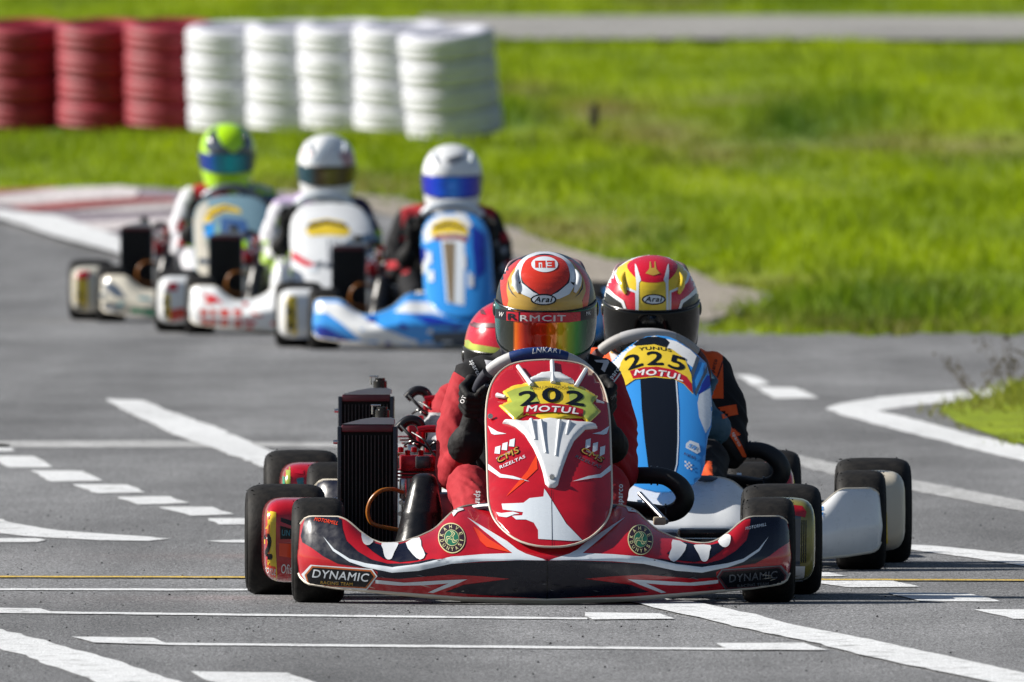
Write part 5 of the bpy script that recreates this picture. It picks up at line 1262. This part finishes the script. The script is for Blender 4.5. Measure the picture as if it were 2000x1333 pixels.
KB = Frame(-.786, 61.5, 2.4)
k6 = kart(KB, 'white kart with red marks in the middle of the three far karts', 'racing karts on the track', M_WHITE, (M_WHITE, M_WHITE), M_WHITE, pod_wide=.035, edge=False, fx=1.2, fz=.95, fcx=.02, grips=(M_PLAS, M_SILV, None), strut=False)
S6 = Sticker(KB, k6['fair'], .0, 5)
S6.poly([(597, 452), (608, 434), (640, 428), (672, 434), (686, 452), (676, 462), (640, 460), (606, 462)], M_YEL, 'number_plate', 1); S6.poly([(602, 440), (640, 431), (680, 440), (680, 446), (640, 438), (604, 448)], M_BLACKINK, 'decal', 2)
S6.poly([(563, 490), (574, 492), (592, 506), (612, 516), (610, 524), (590, 518), (566, 504)], M_MAG, 'decal', 1)
S6.poly([(676, 470), (725, 455), (738, 480), (735, 498), (660, 495)], mat('blue_grey_film', (.10, .16, .24), rough=.3), 'decal', 1)
for x in (640, 650, 660): S6.poly([(x, 468), (x+3, 468), (x+1, 520), (x-2, 520)], M_GREY, 'decal', 1)
B6 = Sticker(KB, k6['bumper'], -.25, 6)
for (x, w_) in ((392, 14), (412, 10), (430, 18), (456, 16)): B6.poly([(x, 604), (x+w_, 606), (x+w_-2, 640), (x+2, 638)], M_ORCH, 'decal', 1)
B6.poly([(395, 574), (420, 578), (436, 594), (410, 590)], M_MAG, 'decal', 1); B6.poly([(395, 616), (475, 620), (475, 625), (395, 622)], M_WHITE, 'decal', 2)
P6 = Sticker(KB, k6['podL'], .4, 6); P6.poly([(300, 574), (330, 574), (332, 650), (300, 650)], M_YEL, 'number_plate', 1); P6.text('2', 322, 600, 12, 34, M_BLACKINK, bold=.05, layer=2)
P6.poly([(330, 605), (368, 600), (366, 620), (332, 628)], M_ORCH, 'decal', 1); P6.poly([(325, 552), (345, 552), (345, 568), (325, 568)], M_MAG, 'decal', 1)
sd = MB()
for sx in (-1, 1): sd.cur = 0; sd.ball((sx*.215+.02, -.17, .225), (.050, .09, .105), 20, 14)
for sx in (-1, 1):
    sd = MB().ball((sx*.225+.02, -.16, .215), (.045, .09, .105), 20, 14); sd.build('shoulder_fairing', M_WHITE, k6['root'])
M_LAV = mat('lavender_fabric', (.45, .36, .55), rough=.8); M_LIMEF = mat('lime_fabric', (.35, .55, .03), rough=.8); M_BLUF = mat('blue_fabric', (.04, .12, .33), rough=.8, var=.5, vscale=9); M_PRPF = mat('dark_purple_fabric', (.02, .012, .06), rough=.8, bump=.005, bscale=14)
def m6(c):
    if c.x < 0: return 2 if c.z < .40 and noise.noise(c*30) > .1 else (1 if c.z > .555 else 0)
    return 3 if c.z > .43 else 2 if (.36 < c.z < .40) else 4
d6, b6, g6 = driver(KB, 'driver with white left sleeve and dark right sleeve, white helmet with dark visor', [M_SUITW, M_LAV, M_LIMEF, M_PRPF, M_BLUF], m6, [], M_GLOVE, None, arms=(180, 0), ew=.03, **far_v)
VO = ramp_mat('olive_mirror_coating', [(0, (.02, .10, .14)), (.3, (.03, .08, .10)), (.45, (.10, .06, .02)), (.65, (.16, .15, .01)), (.85, (.10, .08, .03)), (1, (.10, .05, .05))], -.125, .125, .12, .5)
h6, v6 = helmet(d6, KB.L(638, 324, .79), 8, 0, M_WHITE, VO, vt=.016, vb=-.068, vents=M_SILV)
H6 = Sticker(KB, h6, .7, 6); H6.poly([(660, 300), (688, 290), (696, 320), (672, 324)], mat('pale_pink_film', (.45, .25, .28), rough=.3), 'decal', 1); H6.poly([(584, 300), (598, 292), (610, 302), (592, 312)], mat('pale_pink_film', (.45, .25, .28), rough=.3), 'decal', 1)
H6.poly([(640, 268), (668, 268), (640, 300), (622, 318), (606, 318)], mat('pale_grey_film', (.32, .38, .45), rough=.3), 'decal', 1)

KA = Frame(-1.228, 66.6, 2.2)
M_BEIG2 = mat('off_white_film', (.55, .52, .44), rough=.3, coat=.5)
k7 = kart(KA, 'off-white kart with green lettering on the left of the far karts', 'racing karts on the track', M_BEIG2, (M_BEIG2, M_BEIG2), mat('slate_blue_film', (.20, .33, .40), rough=.2, coat=.5), pod_wide=.035, edge=False, fx=1.2, fz=.95, fcx=0, grips=(M_PLAS, M_GREY, None), strut=False)
S7 = Sticker(KA, k7['fair'], .0, 5)
S7.poly([(370, 470), (374, 430), (388, 405), (408, 392), (412, 440), (412, 500), (418, 555), (416, 575), (400, 565), (384, 530), (372, 500)], M_BEIG2, 'decal', 1)
S7.poly([(400, 445), (430, 440), (430, 500), (420, 540), (408, 520)], mat('aqua_film', (.25, .45, .42), rough=.3), 'decal', 1)
S7.poly([(432, 425), (480, 430), (490, 470), (470, 520), (432, 480)], mat('steel_blue_film', (.05, .12, .30), rough=.3), 'decal', 1)
S7.poly([(398, 432), (412, 408), (440, 400), (468, 408), (474, 418), (440, 414), (418, 424), (408, 440)], M_YEL, 'number_plate', 2); S7.poly([(404, 424), (440, 405), (466, 412), (440, 409), (412, 424)], M_RADR, 'decal', 3)
B7 = Sticker(KA, k7['bumper'], -.25, 6)
B7.poly([(256, 602), (312, 606), (312, 626), (256, 624)], M_GREENP, 'decal', 1); B7.poly([(176, 545), (200, 540), (232, 560), (248, 584), (225, 580), (196, 560)], M_GREYH, 'decal', 1)
B7.poly([(190, 590), (225, 592), (240, 612), (215, 612)], M_GREY, 'decal', 1)
P7 = Sticker(KA, k7['podL'], .4, 6); P7.poly([(125, 545), (170, 545), (170, 632), (125, 632)], M_YEL, 'number_plate', 1); P7.poly([(125, 530), (175, 530), (170, 545), (130, 545)], M_MAG, 'decal', 2); P7.text('22', 155, 588, 14, 34, M_BLACKINK, bold=.04, layer=2)
def m7(c):
    if c.x < 0:
        if c.z > .545 and c.x > -.16: return 1
        return 2 if c.x > -.165 and c.z < .48 and c.z > .33 else 0
    return 3 if noise.noise(c*11) > -.05 else (2 if noise.noise(c*9) > 0 else 0)
d7, b7, g7 = driver(KA, 'driver with white and lime sleeve, red collar and lime and grey helmet', [M_SUITW, M_SUITR, M_LIMEF, M_BLUF], m7, [], M_GLOVE, None, dz=.02, arms=(180, 0), ew=.03, **far_v)
VT = ramp_mat('teal_mirror_coating', [(0, (.01, .03, .2)), (.15, (.01, .06, .35)), (.3, (.01, .20, .30)), (.5, (.01, .55, .55)), (.7, (.01, .30, .42)), (.85, (.01, .03, .25)), (1, (.01, .02, .12))], -.125, .125, .15, .15)
h7, v7 = helmet(d7, KA.L(444, 300, .79), 8, 0, M_LIMEH, VT, vt=.016, vb=-.068, vents=M_GREYH)
H7 = Sticker(KA, h7, .7, 6)
H7.poly([(400, 288), (405, 268), (416, 254), (426, 246), (422, 262), (434, 285), (455, 300), (474, 286), (482, 262), (482, 246), (494, 262), (500, 285), (498, 305), (470, 308), (430, 306), (410, 300)], M_GREYH, 'decal', 1)
H7.poly([(424, 262), (432, 240), (455, 236), (478, 244), (478, 268), (470, 284), (455, 292), (438, 284)], M_LIMEH, 'decal', 2)

# busier print on the far karts and suits
rq = random.Random(21)
def marks(St, n, x0, x1, y0, y1, ms, w=(8, 24), h=(4, 9), nm='decal'):
    for i in range(n):
        x, y = rq.uniform(x0, x1), rq.uniform(y0, y1); a, b_ = rq.uniform(*w), rq.uniform(*h); t = rq.uniform(-.3, .3)
        St.poly([(x, y), (x+a, y+t*a), (x+a*.9, y+t*a+b_), (x-a*.1, y+b_)], rq.choice(ms), nm, 5+i % 4)
marks(B7, 14, 180, 340, 560, 625, [M_GREENP, M_GREY, M_MAG, M_WHITE, M_GREYH, M_TEAL]); marks(S7, 12, 385, 480, 430, 540, [M_BEIG2, M_TEAL, M_BLUE, M_LIMEH, M_WHITE, M_GREYH], (8, 20), (10, 30))
marks(B6, 10, 390, 560, 580, 640, [M_ORCH, M_MAG, M_SILV, M_ORCH]); marks(S6, 7, 590, 720, 500, 570, [M_SILV, M_GREY, M_MAG, M_SILV], (6, 18), (5, 12))
marks(B5, 10, 700, 900, 600, 670, [M_SILV, M_BLUE2, M_WHITE, M_BLUE]); marks(S5, 8, 815, 945, 480, 580, [M_SILV, M_BLUE2, M_WHITE, M_YEL], (5, 14), (10, 30))
for bd, fr_, cx_, cy_, ms in ((b7, KA, 445, 460, [M_LIMEF, M_SUITR, M_SUITW, M_BLUF, M_LIMEF]), (b6, KB, 640, 450, [M_LIMEF, M_LAV, M_SUITW, M_SUITB]), (b5, KC, 880, 500, [M_SUITR, M_SUITG, M_SUITR, M_SUITB])):
    sb = Sticker(fr_, bd, .8, 5)
    for sx in (-1, 1): marks(sb, 7, cx_+sx*92-12, cx_+sx*92+8, cy_-50, cy_+60, ms, (8, 16), (8, 20), 'patch')
